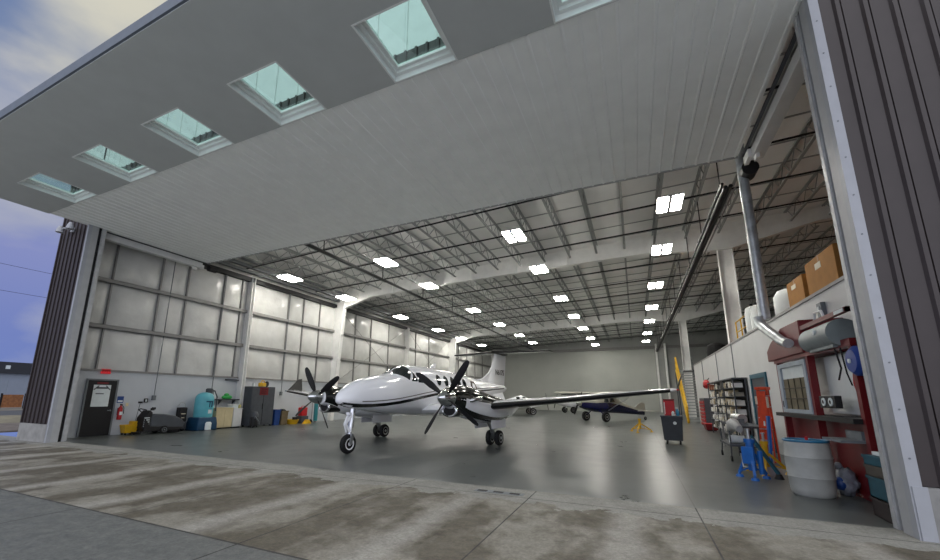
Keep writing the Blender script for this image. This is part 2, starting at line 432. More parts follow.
# door jamb trims and guide tracks
def jamb(side, x, s):
    t = struct(MB().bb(x, x+s*0.12, YD-0.06, YD+0.06, 0.0, 8.6).build('trim_jamb_'+side, M_trim))
    MB().bb(x+s*0.001, x+s*0.10, YD+0.05, YD+0.27, 0.0, 8.6).build('reveal', M_reveal, t)
    MB().bb(x+s*0.06, x+s*0.12, YD+0.26, YD+0.46, 0.0, 8.6).build('weather_gap', M_black, t)
    tr = MB(); tr.bb(x+s*0.0, x+s*0.06, YD+0.40, YD+0.50, 0, 8.5); tr.bb(x+s*0.02, x+s*0.06, YD+0.38, YD+0.53, 0, 8.5)
    tr.build('guide_track', M_track, t)
    return t
tl = jamb('left', LX, -1); trr = jamb('right', RX, 1)
MB().bb(RX+0.02, RX+0.16, YD-0.075, YD-0.05, 0, 0.62).build('kick_plate', M_trim, trr)
bs = MB()
for i in range(14): bs.cyl((RX+0.06, YD-0.065, 0.35+i*0.6), (RX+0.06, YD-0.058, 0.35+i*0.6), 0.012, n=8)
bs.build('screw_head', M_grey, trr)

# ---- left wall
wall = struct(MB().bb(WL-0.75, WL, YD+0.42, YB, 0, ROOF+0.6).build('wall_left', M_insul))
MB().bb(WL, WL+0.04, YD+0.43, YB, 0.0, 2.62).build('liner_panel', M_liner, wall)
for z in (4.44, 6.40):
    g = MB(); g.bb(WL, WL+0.20, YD+0.5, YB, z+0.10, z+0.115); g.bb(WL+0.185, WL+0.20, YD+0.5, YB, z-0.06, z+0.115); g.bb(WL+0.13, WL+0.2, YD+0.5, YB, z-0.06, z-0.045)
    g.build('girt', M_girt, wall)
MB().bb(WL, WL+0.10, YD+0.5, YB, 2.62, 2.70).build('girt', M_girt, wall)
g = MB(); g.bb(WL, WL+0.30, YD+0.5, YB, 8.22, 8.46); g.build('eave_beam', M_pipeb, wall)
# puffed insulation blankets held between girts and battens
BAT = [YD+0.5, 8.8, 10.7, 11.95, 13.9, 15.0, 18.45, 19.75, 21.3, 25.4, 27.5, 30.2, 35.2, 38.1, 46.2, 49.0, 52.0, 55.0, YB-0.2]
q = MB(); random.seed(5)
for y0, y1 in zip(BAT[:-1], BAT[1:]):
    for z0, z1 in ((2.72, 4.42), (4.5, 6.38), (6.46, 8.26)):
        dp_ = random.uniform(0.07, 0.12); sk_ = random.uniform(0.85, 1.3)
        rows = []
        for a in range(11):
            u_ = a/10; row = []
            for c_ in range(11):
                v_ = (c_/10)
                vv = v_**sk_
                bl_ = (1-abs(2*u_-1)**3.5)*(1-abs(2*vv-1)**3.0)
                wr = 0.012*math.sin(9*u_+3*y0)*math.sin(5*v_+z0)
                row.append(V((WL+0.002+(dp_+wr)*bl_, y0+(y1-y0)*u_, z0+(z1-z0)*v_)))
            rows.append(row)
        q.loft(rows, False, False)
q.build('insulation_blanket', M_insul, wall, smooth=True)
# vertical battens of the insulation, seen as thin dark or pale lines
for y in [8.8, 10.7, 11.95, 13.9, 15.0, 18.45, 19.75, 21.3, 25.4, 27.5, 30.2, 35.2, 38.1, 46.2, 49.0, 52.0, 55.0]:
    MB().bb(WL, WL+0.11, y-0.03, y+0.03, 2.66, 8.3).build('batten', M_girt, wall)
for y, wd in ((15.45, 0.22), (33.2, 0.26)):
    c = MB(); c.bb(WL+0.05, WL+0.42, y-wd/2, y-wd/2+0.03, 0, 8.4); c.bb(WL+0.05, WL+0.42, y+wd/2-0.03, y+wd/2, 0, 8.4); c.bb(WL+0.22, WL+0.25, y-wd/2, y+wd/2, 0, 8.4)
    c.build('wind_column', M_steelw, wall)
def tapered_col(x, y, s, parent):
    c = MB()
    for yy in (y-0.16,):
        c.prism([(x, 0), (x+s*0.42, 0), (x+s*1.0, 8.5), (x, 8.5)], y-0.015, y+0.015, 'xz')
        c.prism([(x+s*0.40, 0), (x+s*0.43, 0), (x+s*1.02, 8.5), (x+s*0.98, 8.5)], y-0.16, y+0.16, 'xz')
    return c.build('frame_column', M_steelw, parent)
for y in (22.8, 43.2, 59.2): tapered_col(WL+0.05, y, 1, wall)
for y0, y1 in ((23.5, 32.8), (33.6, 42.6)):
    b = MB(); b.cyl((WL+0.12, y0, 8.1), (WL+0.12, y1, 2.8), 0.016, n=6); b.cyl((WL+0.15, y0, 2.8), (WL+0.15, y1, 8.1), 0.016, n=6)
    b.build('cross_brace', M_girt, wall)

# ---- back and right walls
bw = struct(MB().bb(WL-0.75, WR+0.5, YB, YB+0.3, 0, ROOF+0.6).build('wall_back', mat('back_wall_grey', '#9fa19e', 0.6, 0, 0.04, 1)))
MB().bb(WL, 2.75, YB-0.12, YB-0.01, 0.0, 8.35).build('white_panel', M_backw, bw)['label'] = 'large smooth white wall panel'
for x in (2.85, 3.9):
    MB().bb(x, x+0.22, YB-0.5, YB-0.05, 0, 9.0).build('wind_column', M_steelw, bw)
MB().bb(WL, WR, YB-0.3, YB-0.05, 8.4, 8.75).build('beam', M_girt, bw)
struct(MB().bb(WR, WR+0.3, YD+0.42, YB, 0, ROOF+0.6).build('wall_right_outer', mat('outer_wall_grey', '#777977', 0.6, 0, 0.04, 1)))
PX = 4.0      # face of the white store-room wall along the right side
pw = struct(MB().bb(PX, PX+0.15, YD+0.45, 33.6, 0.0, 4.05).build('wall_right', mat('store_wall_white', '#c9caca', 0.5, 0, 0.03, 1)))
MB().bb(PX-0.03, PX+0.25, YD+0.45, 33.6, 4.05, 4.12).build('top_trim', M_girt, pw)
MB().bb(PX+0.15, WR, YD+0.45, 33.6, 3.85, 4.04).build('mezzanine_deck', M_brownw, pw)
for y in (24.7, 20.9, 29.6): MB().cyl((PX-0.02, y, 2.6), (PX-0.02, y, 4.05), 0.018, n=8).build('conduit', M_grey, pw)
# teal door frame in the store-room wall
dr = struct(empty('door_3', (PX, 17.4, 0), 0, 'dark teal door frame in the white wall behind the orange ladder', 'door'))
f = MB(); f.bb(-0.05, 0.02, -1.0, -0.86, 0, 2.58); f.bb(-0.05, 0.02, 0.86, 1.0, 0, 2.58); f.bb(-0.05, 0.02, -0.86, 0.86, 2.42, 2.58); f.build('door_frame', M_teal, dr)
MB().bb(-0.02, -0.004, -0.86, 0.86, 0.01, 2.42).build('door_leaf', M_dgrey, dr)
# right-hand free columns at the store-room wall
for y in (22.8, 43.2):
    c = MB(); c.bb(4.3, 4.9, y-0.012, y+0.012, 0 if y > 34 else 4.13, 9.06); c.bb(4.28, 4.31, y-0.15, y+0.15, 0 if y > 34 else 4.13, 9.06); c.bb(4.89, 4.92, y-0.15, y+0.15, 0 if y > 34 else 4.13, 9.06)
    struct(c.build('column', M_steelw))

# ---- roof: deck, rafters of the frames, bar joists, bridging pipes
ceil = struct(MB().prism([(WL-0.75, roof(WL-0.75)), (WR+0.5, roof(WR+0.5)), (WR+0.5, roof(WR)+0.25), (WL-0.75, roof(WL)+0.25)], YD+0.42, YB+0.3, 'xz').build('ceiling', M_deck))
sm = MB()
for y in [YD+1.2+i*1.52 for i in range(34)]: sm.bar((WL, y, roof(WL)-0.01), (WR, y, roof(WR)-0.01), 0.06, 0.04)
sm.build('deck_batten', M_joist, ceil)
for y in (22.8, 43.2):
    b = MB()
    prof = [(WL+0.1, 8.4), (WL+0.9, 8.05), (-16.8, 8.75), (-12, 8.98), (-7, 9.13), (1.2, 9.36), (4.2, 9.05), (4.8, 9.05), (8.4, 9.90), (WR, 10.0), (WR, roof(WR)), (WL+0.1, roof(WL))]
    b.prism(prof, y-0.012, y+0.012, 'xz')
    bot = prof[1:10]
    for (a0, b0), (a1, b1) in zip(bot[:-1], bot[1:]): b.bar((a0, y, b0), (a1, y, b1), 0.30, 0.025)
    b.bar((WL+0.1, y, roof(WL)-0.02), (WR, y, roof(WR)-0.02), 0.30, 0.03)
    for x in range(-18, 13, 3): b.bb(x-0.006, x+0.006, y-0.14, y+0.14, roof(x)-0.95 if x < 4 else roof(x)-0.6, roof(x))
    b.build('rafter', M_steelw, ceil)
def joist_mesh(L_, n):
    b = MB(); zt, zb = ROOF-0.05, 9.56
    for dx in (-0.05, 0.02):
        b.bb(dx, dx+0.03, 0, L_, zt-0.06, zt); b.bb(dx, dx+0.03, 0.5, L_-0.5, zb, zb+0.05)
    b.bb(-0.05, 0.05, 0, L_, zt-0.01, zt); b.bb(-0.05, 0.05, 0.5, L_-0.5, zb, zb+0.012)
    for i in range(n):
        y0 = 0.3+(L_-0.6)*i/n; y1 = 0.3+(L_-0.6)*(i+1)/n; ym = (y0+y1)/2
        b.bar((0, y0, zt-0.04), (0, ym, zb+0.03), 0.028, 0.028); b.bar((0, ym, zb+0.03), (0, y1, zt-0.04), 0.028, 0.028)
    return b
for y0, y1, n in ((YD+0.5, 22.64, 12), (22.96, 43.04, 16), (43.36, YB-0.4, 14)):
    first = None
    for i in range(23):
        x = -18.4+i*1.42
        if abs(x-WR) < 0.3: continue
        if first is None:
            first = joist_mesh(y1-y0, n).build('roof_joist', M_joist, ceil); o = first
        else:
            o = first.copy(); COL.objects.link(o); o.parent = ceil
        o.location = (x, y0, 0.036*x)
for y in (12.0, 14.8, 17.6, 20.3, 25.8, 29.2, 32.6, 36.0, 39.4, 46.0, 49.4, 52.8, 56.2):
    MB().cyl((WL, y, 9.52+0.036*WL), (WR, y-0.5, 9.52+0.036*WR), 0.036, n=8).build('bridging_pipe', M_pipeb, ceil)

for x_, z_, w_ in ((-19.75, 8.62, 0.16), (-19.35, 8.78, 0.22), (-18.9, 8.95, 0.12)):
    MB().bb(x_-w_/2, x_+w_/2, YD+0.6, YB-0.4, z_, z_+0.16).build('eave_purlin', mat('purlin_grey', '#6b6e70', 0.5), ceil)
# long black gas pipe with hangers, and conduits on the right
gp = empty('gas_pipe', (-13.3, 12.0, 8.55), 0, 'long thick black pipe hanging under the roof joists over the aircraft', 'pipe')
MB().cyl((0, -3, 0), (0.3, 46, 0), 0.075, n=12).build('pipe', M_pipeb, gp)
for i in range(9): MB().bb(-0.02+0.03*i, 0.02+0.03*i, 2+i*5-0.02, 2+i*5+0.02, 0.06, 1.25).build('hanger', M_pipeb, gp)
cp = empty('conduit_run', (2.85, 12.95, 7.75), 0, 'bundle of dark overhead conduits running back beside the silver duct', 'conduit')
for dx, dz, r, m in ((0, 0, 0.06, M_pipeb), (0.13, 0.02, 0.055, M_pipeb), (0.23, -0.06, 0.025, M_girt), (-0.07, 0.12, 0.04, M_pipeb)):
    MB().cyl((dx, 0, dz), (dx, 44, dz-0.1), r, n=10).build('conduit', m, cp)
for i in range(11): MB().bb(-0.1, 0.25, 1+i*4-0.02, 1+i*4+0.02, 0.16, 0.20).build('hanger_bar', M_pipeb, cp); MB().bb(0.06, 0.09, 1+i*4-0.02, 1+i*4+0.02, 0.20, 2.05).build('hanger_rod', M_pipeb, cp)

# ---- ceiling lights
COLS = [(-18.04, [16.43, 21.5, 28.8, 36.1, 42.2, 49.0], 'row along the left wall'), (-11.68, [16.98, 21.95, 29.9, 36.9, 44.3, 51.0], 'row above the aircraft'),
        (-4.4, [16.3, 21.4, 28.6, 35.6, 42.2, 49.6, 56.0], 'row above the right wing'), (1.68, [15.7, 20.75, 27.5, 34.3, 40.5, 48.0, 54.7], 'row beside the right-hand conduits')]
ORD = ['nearest', 'second nearest', 'third nearest', 'fourth nearest', 'fifth nearest', 'sixth nearest', 'farthest']
def fixture(label):
    t = empty('ceiling_light', (0, 0, 0), 0, label, 'light', 'hanging hangar ceiling lights')
    h = MB(); h.bb(-0.42, 0.42, -0.62, 0.62, 0.015, 0.07); h.bb(-0.05, 0.05, -0.62, 0.62, -0.055, 0.02); h.build('housing', M_white, t)
    for sx in (-1, 1): MB().bb(sx*0.23-0.165, sx*0.23+0.165, -0.58, 0.58, -0.05, 0.013).build('diffuser', M_diff, t)
    for sx in (-1, 1): MB().cyl((sx*0.3, 0, 0.06), (sx*0.3, 0, 0.24), 0.008, n=6).build('hanger', M_pipeb, t)
    return t
fx0 = None
for x, ys, row in COLS:
    for i, y in enumerate(ys):
        lab = f'{ORD[i]} bright twin-panel ceiling light in the {row}'
        if fx0 is None: fx0 = fixture(lab); fx0.location = (x, y, 8.5)
        else: dup(fx0, (x, y, 8.5 if x < -15 else 8.78), 0, lab)

# ---- the big tilt-up door, open overhead
D0, D1, DS, DZ = 3.09, 12.02, 6.03, 8.126
DXL, DXR = LX-0.22, RX+0.02
door = struct(empty('door_1', (-8, 7.2, DZ), 0, 'huge tilt-up hangar door raised overhead like a canopy', 'hangar door'))
def at(x, y, z): return (x+8, y-7.2, z-DZ)
WIN = [-16.35, -13.03, -9.76, -6.66, -3.38, -0.09]
WW, WY0, WY1 = 0.70, 4.58, 6.0
def bbd(b, x0, x1, y0, y1, z0, z1): b.bb(x0+8, x1+8, y0-7.2, y1-7.2, z0-DZ, z1-DZ)
p = MB(); T = 0.30
bbd(p, DXL, DXR, D0, WY0, DZ, DZ+T); bbd(p, DXL, DXR, WY1, DS, DZ, DZ+T)
xs = [DXL]+[v for c in WIN for v in (c-WW, c+WW)]+[DXR]
for i in range(0, len(xs), 2): bbd(p, xs[i], xs[i+1], WY0, WY1, DZ, DZ+T)
p.build('outer_leaf', M_canopy, door)
p = MB(); bbd(p, DXL, DXR, DS+0.02, D1, DZ+0.03, DZ+T); p.build('inner_leaf', M_canopy2, door)
# ribbed liner under the inner half
pts = []; x = DXL
while x < DXR-0.3:
    pts += [(x, 0.0), (x+0.235, 0.0), (x+0.25, -0.022), (x+0.285, -0.022), (x+0.30, 0.0)]; x += 0.305
pts.append((DXR, 0.0))
b = MB(); b.loft([[V((a+8, DS+0.02-7.2, c+0.022)) for a, c in pts], [V((a+8, D1-7.2, c+0.022)) for a, c in pts]], False, False)
b.build('ribbed_liner', M_canopy2, door)
e1 = MB(); bbd(e1, DXL-0.01, DXR+0.01, D0-0.04, D0, DZ+0.02, DZ+T-0.04); e1.build('outer_edge', mat('edge_blue_grey', '#5a626c', 0.5), door)
e2 = MB(); bbd(e2, DXL, DXR, D1, D1+0.06, DZ-0.01, DZ+T); e2.build('inner_edge', M_joist, door)
for c in WIN:
    fr = MB()
    def ring(i0, i1, z0, z1):
        x0, x1, y0, y1 = c-WW+i0, c+WW-i0, WY0+i0, WY1-i0; t_ = i1-i0
        bbd(fr, x0, x1, y0, y0+t_, z0, z1); bbd(fr, x0, x1, y1-t_, y1, z0, z1)
        bbd(fr, x0, x0+t_, y0+t_, y1-t_, z0, z1); bbd(fr, x1-t_, x1, y0+t_, y1-t_, z0, z1)
    ring(-0.02, 0.015, DZ-0.004, DZ+0.12); ring(0.0, 0.085, DZ+0.12, DZ+0.19); ring(0.05, 0.15, DZ+0.19, DZ+0.26)
    f_ = fr.build('window_frame', M_wframe, door)
    g = MB(); bbd(g, c-WW+0.1, c+WW-0.1, WY0+0.1, WY1-0.1, DZ+0.235, DZ+0.243); g.build('pane', M_glassg, f_)
# lift arms and overhead rails at both sides
for s, x in ((1, 3.38), (-1, -19.25)):
    rl = MB(); bbd(rl, x-0.14, x+0.14, 7.75, 11.9, 7.88, 8.14); pass
    rl.build('overhead_rail', M_white, door, bevel=0.01)
    gap = MB(); bbd(gap, x-s*0.26, x-s*0.20, 7.75, 12.1, 8.14, 8.2); gap.build('dark_gap_strip', M_dgrey, door)  # dark strip put in for the shaded gap between door edge and rail
    h = MB(); bbd(h, x-0.10, x-0.02, 11.55, 11.75, 7.75, 7.9); bbd(h, x-0.22, x-0.12, 11.7, 12.15, 7.9, 8.12); h.build('rail_bracket', M_steelw, door)
mo = MB(); mo.cyl(at(3.3, 12.2, 7.85), at(3.3, 12.62, 7.85), 0.2, n=20); mo.cyl(at(3.3, 12.62, 7.85), at(3.3, 12.74, 7.85), 0.12, n=16); mo.build('drive_motor', M_black, door, smooth=True)
mo = MB(); mo.cyl(at(-19.1, 12.2, 7.95), at(-19.1, 12.6, 7.95), 0.14, n=20); mo.build('drive_motor', M_black, door, smooth=True)
# curved pipe of the left rail
MB().tube([at(-19.9, 7.9, 7.6), at(-19.9, 7.9, 8.0), at(-19.85, 8.3, 8.18), at(-19.8, 11.2, 8.1)], 0.07, 10).build('rail_pipe', M_white, door, smooth=True)

# ---- floodlight cluster on the left front wall
fl = empty('floodlight', (-20.0, YD-0.05, 8.12), 0, 'white outdoor twin floodlight at the top of the left ribbed wall', 'light')
b = MB(); b.box((0, -0.02, 0), (0.18, 0.06, 0.18)); b.build('base_plate', M_trim, fl)
for s in (-1, 1):
    MB().tube([(s*0.05, -0.05, 0), (s*0.22, -0.2, 0.05), (s*0.36, -0.22, 0.0)], 0.03, 8).build('arm', M_trim, fl)
    MB().lathe([(0.05, 0.15), (0.09, 0.05), (0.13, -0.12), (0.11, -0.13)], (s*0.40, -0.25, 0.0), 'z', 16).build('lamp_head', M_trim, fl, smooth=True)

# ================================================================== the twin-propeller aircraft
def interp(tab, v):
    if v <= tab[0][0]: return tab[0][1:]
    for i in range(len(tab)-1):
        if v <= tab[i+1][0]:
            a, b = tab[i], tab[i+1]; t = (v-a[0])/(b[0]-a[0])
            p0 = tab[max(i-1, 0)]; p3 = tab[min(i+2, len(tab)-1)]
            out = []
            for k in range(1, len(a)):
                m1 = (b[k]-p0[k])/(b[0]-p0[0]) if b[0] != p0[0] else 0
                m2 = (p3[k]-a[k])/(p3[0]-a[0]) if p3[0] != a[0] else 0
                h = b[0]-a[0]; t2, t3 = t*t, t*t*t
                out.append((2*t3-3*t2+1)*a[k]+(t3-2*t2+t)*h*m1+(-2*t3+3*t2)*b[k]+(t3-t2)*h*m2)
            return tuple(out)
    return tab[-1][1:]
class Body:
    """a lofted body along y; table rows: y, z top, z bottom, half width, z of the widest line"""
    def __init__(s, tab, xc=0.0, n=2.2): s.tab, s.xc, s.n = tab, xc, n
    def pt(s, y, ph, off=0.0):
        zt, zb, hw, zm = interp(s.tab, y); hw += off
        sx, cx = math.sin(ph), math.cos(ph); e = 2/s.n
        h = (zt-zm if cx >= 0 else zm-zb)+off
        return V((s.xc+hw*math.copysign(abs(sx)**e, sx), y, zm+h*math.copysign(abs(cx)**e, cx)))
    def phi(s, y, z):
        lo, hi = 0.0, PI
        for _ in range(40):
            m = (lo+hi)/2
            if s.pt(y, m).z > z: lo = m
            else: hi = m
        return (lo+hi)/2
    def shell(s, ys, nph=32, ph0=0, ph1=2*PI, off=0.0):
        b = MB()
        if ph1-ph0 >= 2*PI-1e-6: b.loft([[s.pt(y, ph0+(ph1-ph0)*i/nph, off) for i in range(nph)] for y in ys], True)
        else: b.loft([[s.pt(y, ph0+(ph1-ph0)*i/nph, off) for i in range(nph+1)] for y in ys], False, False)
        return b
    def patch(s, outline, off=0.008, side=1):
        """outline of (y, z) points on one flank: a fan grown onto the skin"""
        b = MB(); cy = sum(p[0] for p in outline)/len(outline); cz = sum(p[1] for p in outline)/len(outline)
        def P(y, z, o): q = s.pt(y, s.phi(y, z), o); return V((s.xc+(q.x-s.xc)*side, q.y, q.z))
        K = 5; rings = []
        for k in range(K, 0, -1): rings.append([P(cy+(a-cy)*k/K, cz+(c-cz)*k/K, off) for a, c in outline])
        inner = [P(a, c, -0.01) for a, c in outline]
        b.loft([inner]+rings, False)
        b.faces([P(cy, cz, off)]+rings[-1], [(0, i+1, (i+1) % len(outline)+1) for i in range(len(outline))])
        return b
    def band(s, pts, off=0.006, side=1):
        """strip along the flank; pts rows: y, z low, z high"""
        b = MB(); lo, mi, hi = [], [], []
        for y, z0, z1 in pts:
            for lst, z in ((lo, z0), (mi, (z0+z1)/2), (hi, z1)):
                q = s.pt(y, s.phi(y, z), off); lst.append(V((s.xc+(q.x-s.xc)*side, q.y, q.z)))
        b.loft([lo, mi, hi], False, False); return b
def frange(a, b, n): return [a+(b-a)*i/(n-1) for i in range(n)]
def airfoil(c, y0, x, z, th, n=9, camber=0.02):
    """closed section in the y-z plane at span x; leading edge at y0, chord c"""
    up_, dn = [], []
    for i in range(n+1):
        t = (1-math.cos(PI*i/n))/2
        h = 5*th*(0.2969*math.sqrt(t)-0.126*t-0.3516*t*t+0.2843*t**3-0.1036*t**4)
        cl = camber*4*t*(1-t)
        up_.append((y0+c*t, z+c*(cl+h))); dn.append((y0+c*t, z+c*(cl-h)))
    pts = up_+list(reversed(dn[1:-1]))
    return [V((x, a, b)) for a, b in pts]
def wing_surf(secs, nspan=1): 
    b = MB(); b.loft([airfoil(c, y0, x, z, th) for x, y0, c, z, th in secs], True); return b
def boot(secs, frac=0.09, off=0.008, top=1.0):
    """black rubber strip wrapped round the leading edge"""
    b = MB(); rings = []
    for x, y0, c, z, th in secs:
        r = []
        for sgn in (1, -1):
            seq = [0.0, 0.01, 0.03, 0.06, frac]
            if sgn == 1: seq = [0.035*q/frac*1.0*frac/0.085 if False else q*top for q in reversed(seq)]
            else: seq = seq[1:]
            for t in seq:
                h = 5*th*(0.2969*math.sqrt(t)-0.126*t-0.3516*t*t+0.2843*t**3)
                r.append(V((x, y0+c*t-off*(1-t/frac), z+c*(0.08*t*(1-t)+sgn*h)+sgn*off*min(1, t*60+0.1))))
        rings.append(r)
    b.loft(rings, False, False); return b

def wheel(parent, name, c, r, wd, hubm=M_chrome, sides=(1, -1)):
    t = MB(); t.lathe([(r*0.5, -wd*0.42), (r*0.78, -wd*0.5), (r*0.93, -wd*0.40), (r, -wd*0.15), (r, wd*0.15), (r*0.93, wd*0.40), (r*0.78, wd*0.5), (r*0.5, wd*0.42)], c, 'x', 28)
    o = t.build(name, M_rubber, parent, smooth=True)
    h = MB()
    for s in sides:
        h.lathe([(r*0.60, s*wd*0.3), (r*0.60, s*wd*0.49), (r*0.48, s*wd*0.42), (r*0.2, s*wd*0.40), (r*0.17, s*wd*0.55), (0.004, s*wd*0.55)] if s > 0 else
                [(0.004, s*wd*0.55), (r*0.17, s*wd*0.55), (r*0.2, s*wd*0.40), (r*0.48, s*wd*0.42), (r*0.60, s*wd*0.49), (r*0.60, s*wd*0.3)], c, 'x', 24)
    h.build('wheel_hub', hubm, o, smooth=True)
    hl = MB()
    for k in range(8):
        a = 2*PI*k/8; s = sides[0]
        for s in sides: hl.cyl((c[0]+s*wd*0.39, c[1]+r*0.32*math.cos(a), c[2]+r*0.32*math.sin(a)), (c[0]+s*wd*0.415, c[1]+r*0.32*math.cos(a), c[2]+r*0.32*math.sin(a)), r*0.06, n=8)
    hl.build('wheel_hole', M_black, o)
    return o

PL = empty('airplane', (-7.36, 14.321, 0), -0.115, 'white twin-propeller aircraft with black engine cowlings and T-tail in mid-hangar', 'airplane')
FUS = Body([(-5.02, 1.61, 1.53, 0.04, 1.57), (-4.96, 1.73, 1.46, 0.14, 1.58), (-4.78, 1.88, 1.39, 0.27, 1.60), (-4.45, 2.09, 1.31, 0.42, 1.62), (-3.9, 2.26, 1.23, 0.56, 1.66),
            (-3.3, 2.38, 1.15, 0.65, 1.70), (-2.95, 2.43, 1.11, 0.68, 1.73), (-2.75, 2.49, 1.10, 0.69, 1.75), (-2.3, 2.73, 1.07, 0.71, 1.80), (-2.0, 2.785, 1.05, 0.72, 1.83), (-1.5, 2.81, 1.02, 0.73, 1.86),
            (-0.8, 2.81, 0.98, 0.735, 1.88), (0.3, 2.78, 0.95, 0.735, 1.88), (1.4, 2.73, 0.93, 0.72, 1.86), (2.4, 2.63, 1.00, 0.66, 1.85), (3.4, 2.54, 1.20, 0.54, 1.88),
            (4.6, 2.46, 1.48, 0.37, 1.96), (5.9, 2.38, 1.76, 0.22, 2.06), (7.0, 2.30, 1.98, 0.10, 2.14), (7.3, 2.22, 2.06, 0.04, 2.15)], n=2.25)
fy = [-5.02, -5.0, -4.96, -4.88, -4.78, -4.62]+frange(-4.45, 7.3, 60)
FUS.shell(fy, 40).build('fuselage', M_planew, PL, smooth=True)
# cockpit glazing
def flank_quad(pts, side): return FUS.patch(pts, 0.007, side)
for s in (1, -1):
    # front windscreen: from the centre post round to the side post
    b = MB(); rows = []
    for i in range(9):
        t = i/8; row = []
        for j in range(9):
            q = j/8
            ph = 0.04+(1.12-0.04)*q
            y0 = -2.84+0.06*q+0.40*q*q; y1 = -2.24+0.06*q+0.02*q*q
            P = FUS.pt(y0+(y1-y0)*t, ph*(1-0.34*t), 0.006); P.x *= s; row.append(P)
        rows.append(row)
    b.loft(rows, False, False); b.build('windscreen', M_canglass, PL, smooth=True)
    ps = [(-2.28, 2.20), (-1.98, 2.20), (-1.96, 2.26), (-2.06, 2.52), (-2.10, 2.52)]
    FUS.patch(ps, 0.007, s).build('side_window', M_canglass, PL, smooth=True)
    ps = [(-1.93, 2.17), (-1.62, 2.16), (-1.52, 2.22), (-1.55, 2.44), (-1.66, 2.52), (-1.90, 2.52), (-1.96, 2.46)]
    FUS.patch(ps, 0.007, s).build('side_window', M_canglass, PL, smooth=True)
    for yc in (-0.62, -0.10, 0.40, 0.90, 1.40):
        zc = 2.30-0.025*(yc+0.6)
        o = FUS.patch([(yc+0.160*math.cos(2*PI*k/20), zc+0.215*math.sin(2*PI*k/20)) for k in range(20)], 0.004, s).build('cabin_window', M_white, PL, smooth=True)
        o['label'] = 'oval cabin window in the white fuselage'
        FUS.patch([(yc+0.148*math.cos(2*PI*k/20), zc+0.20*math.sin(2*PI*k/20)) for k in range(20)], 0.010, s).build('pane', M_canglass, o, smooth=True)
    st = [(-4.93, 1.40, 1.50), (-4.7, 1.36, 1.47), (-4.4, 1.345, 1.45), (-4.0, 1.35, 1.45), (-3.5, 1.38, 1.48), (-2.9, 1.44, 1.54), (-2.3, 1.52, 1.62), (-1.7, 1.61, 1.71), (-1.0, 1.71, 1.80),
          (-0.3, 1.78, 1.87), (0.6, 1.84, 1.92), (1.8, 1.89, 1.96), (3.2, 1.95, 2.01), (4.6, 2.02, 2.07), (6.0, 2.10, 2.14), (6.9, 2.15, 2.18)]
    st2 = []
    for a, c in zip(st[:-1], st[1:]):
        for k in range(6):
            t = k/6; st2.append(tuple(x+(y-x)*t for x, y in zip(a, c)))
    FUS.band(st2, 0.006, s).build('stripe', M_stripe, PL, smooth=True)['label'] = 'black stripe sweeping along the fuselage side'
    FUS.band([(y, b1+0.045+0.02*min(1, (y+4.93)), b1+0.075+0.02*min(1, (y+4.93))) for y, b0, b1 in st2[12:]], 0.006, s).build('pinstripe', M_stripeg, PL, smooth=True)['label'] = 'thin grey line above the black stripe'
    if s == 1:
        d = [(2.02, 1.55), (2.58, 1.56), (2.62, 2.10), (2.52, 2.36), (2.12, 2.38), (2.02, 2.2)]
        FUS.patch(d, 0.012, s).build('cabin_door', M_brownd, PL, smooth=True)['label'] = 'dark brown edge of the cabin door'
        FUS.patch([(2.14, 1.62), (2.46, 1.62), (2.50, 2.08), (2.42, 2.26), (2.2, 2.28), (2.14, 2.15)], 0.016, s).build('door_panel', M_planew, PL, smooth=True)
# wings
def mir(secs, s): return [(x*s, y0, c, z, th) for x, y0, c, z, th in secs]
CEN = [(0.45, -1.42, 2.75, 1.20, 0.15), (2.60, -1.36, 2.55, 1.32, 0.14)]
OUT = [(2.60, -1.30, 2.45, 1.34, 0.135), (5.4, -0.92, 1.80, 1.60, 0.12), (8.42, -0.52, 1.15, 1.90, 0.10), (8.53, -0.42, 0.95, 1.915, 0.07)]
for s in (1, -1):
    wing_surf(mir(CEN, s)).build('inner_wing', M_planew, PL, smooth=True)
    wg = wing_surf(mir(OUT, s)).build('outer_wing', M_planew, PL, smooth=True)
    boot(mir([(3.1, -1.232, 2.334, 1.386, 0.134), (5.4, -0.92, 1.80, 1.60, 0.12), (8.37, -0.527, 1.16, 1.895, 0.10)], s), 0.11, 0.008, 0.42).build('deice_boot', M_boot, wg, smooth=True)
    b = MB()   # winglet
    b.loft([airfoil2 for airfoil2 in [[V((s*(8.51+0.02*k), a, c)) for k, a, c in ((0, -0.40, 1.93), (1, 0.0, 1.93), (1, 0.50, 1.93), (-1, 0.5, 1.93), (-1, 0.0, 1.93))],
                                      [V((s*(8.72+0.012*k), a, c)) for k, a, c in ((0, 0.36, 2.52), (1, 0.45, 2.54), (1, 0.60, 2.56), (-1, 0.60, 2.56), (-1, 0.45, 2.54))]]], True)
    b.build('winglet', M_boot, wg)
    MB().ball((s*8.55, -0.42, 1.92), 0.035, 0.08, 0.03, 10, 6).build('tip_light', M_redb if s > 0 else M_dteal, wg, smooth=True)
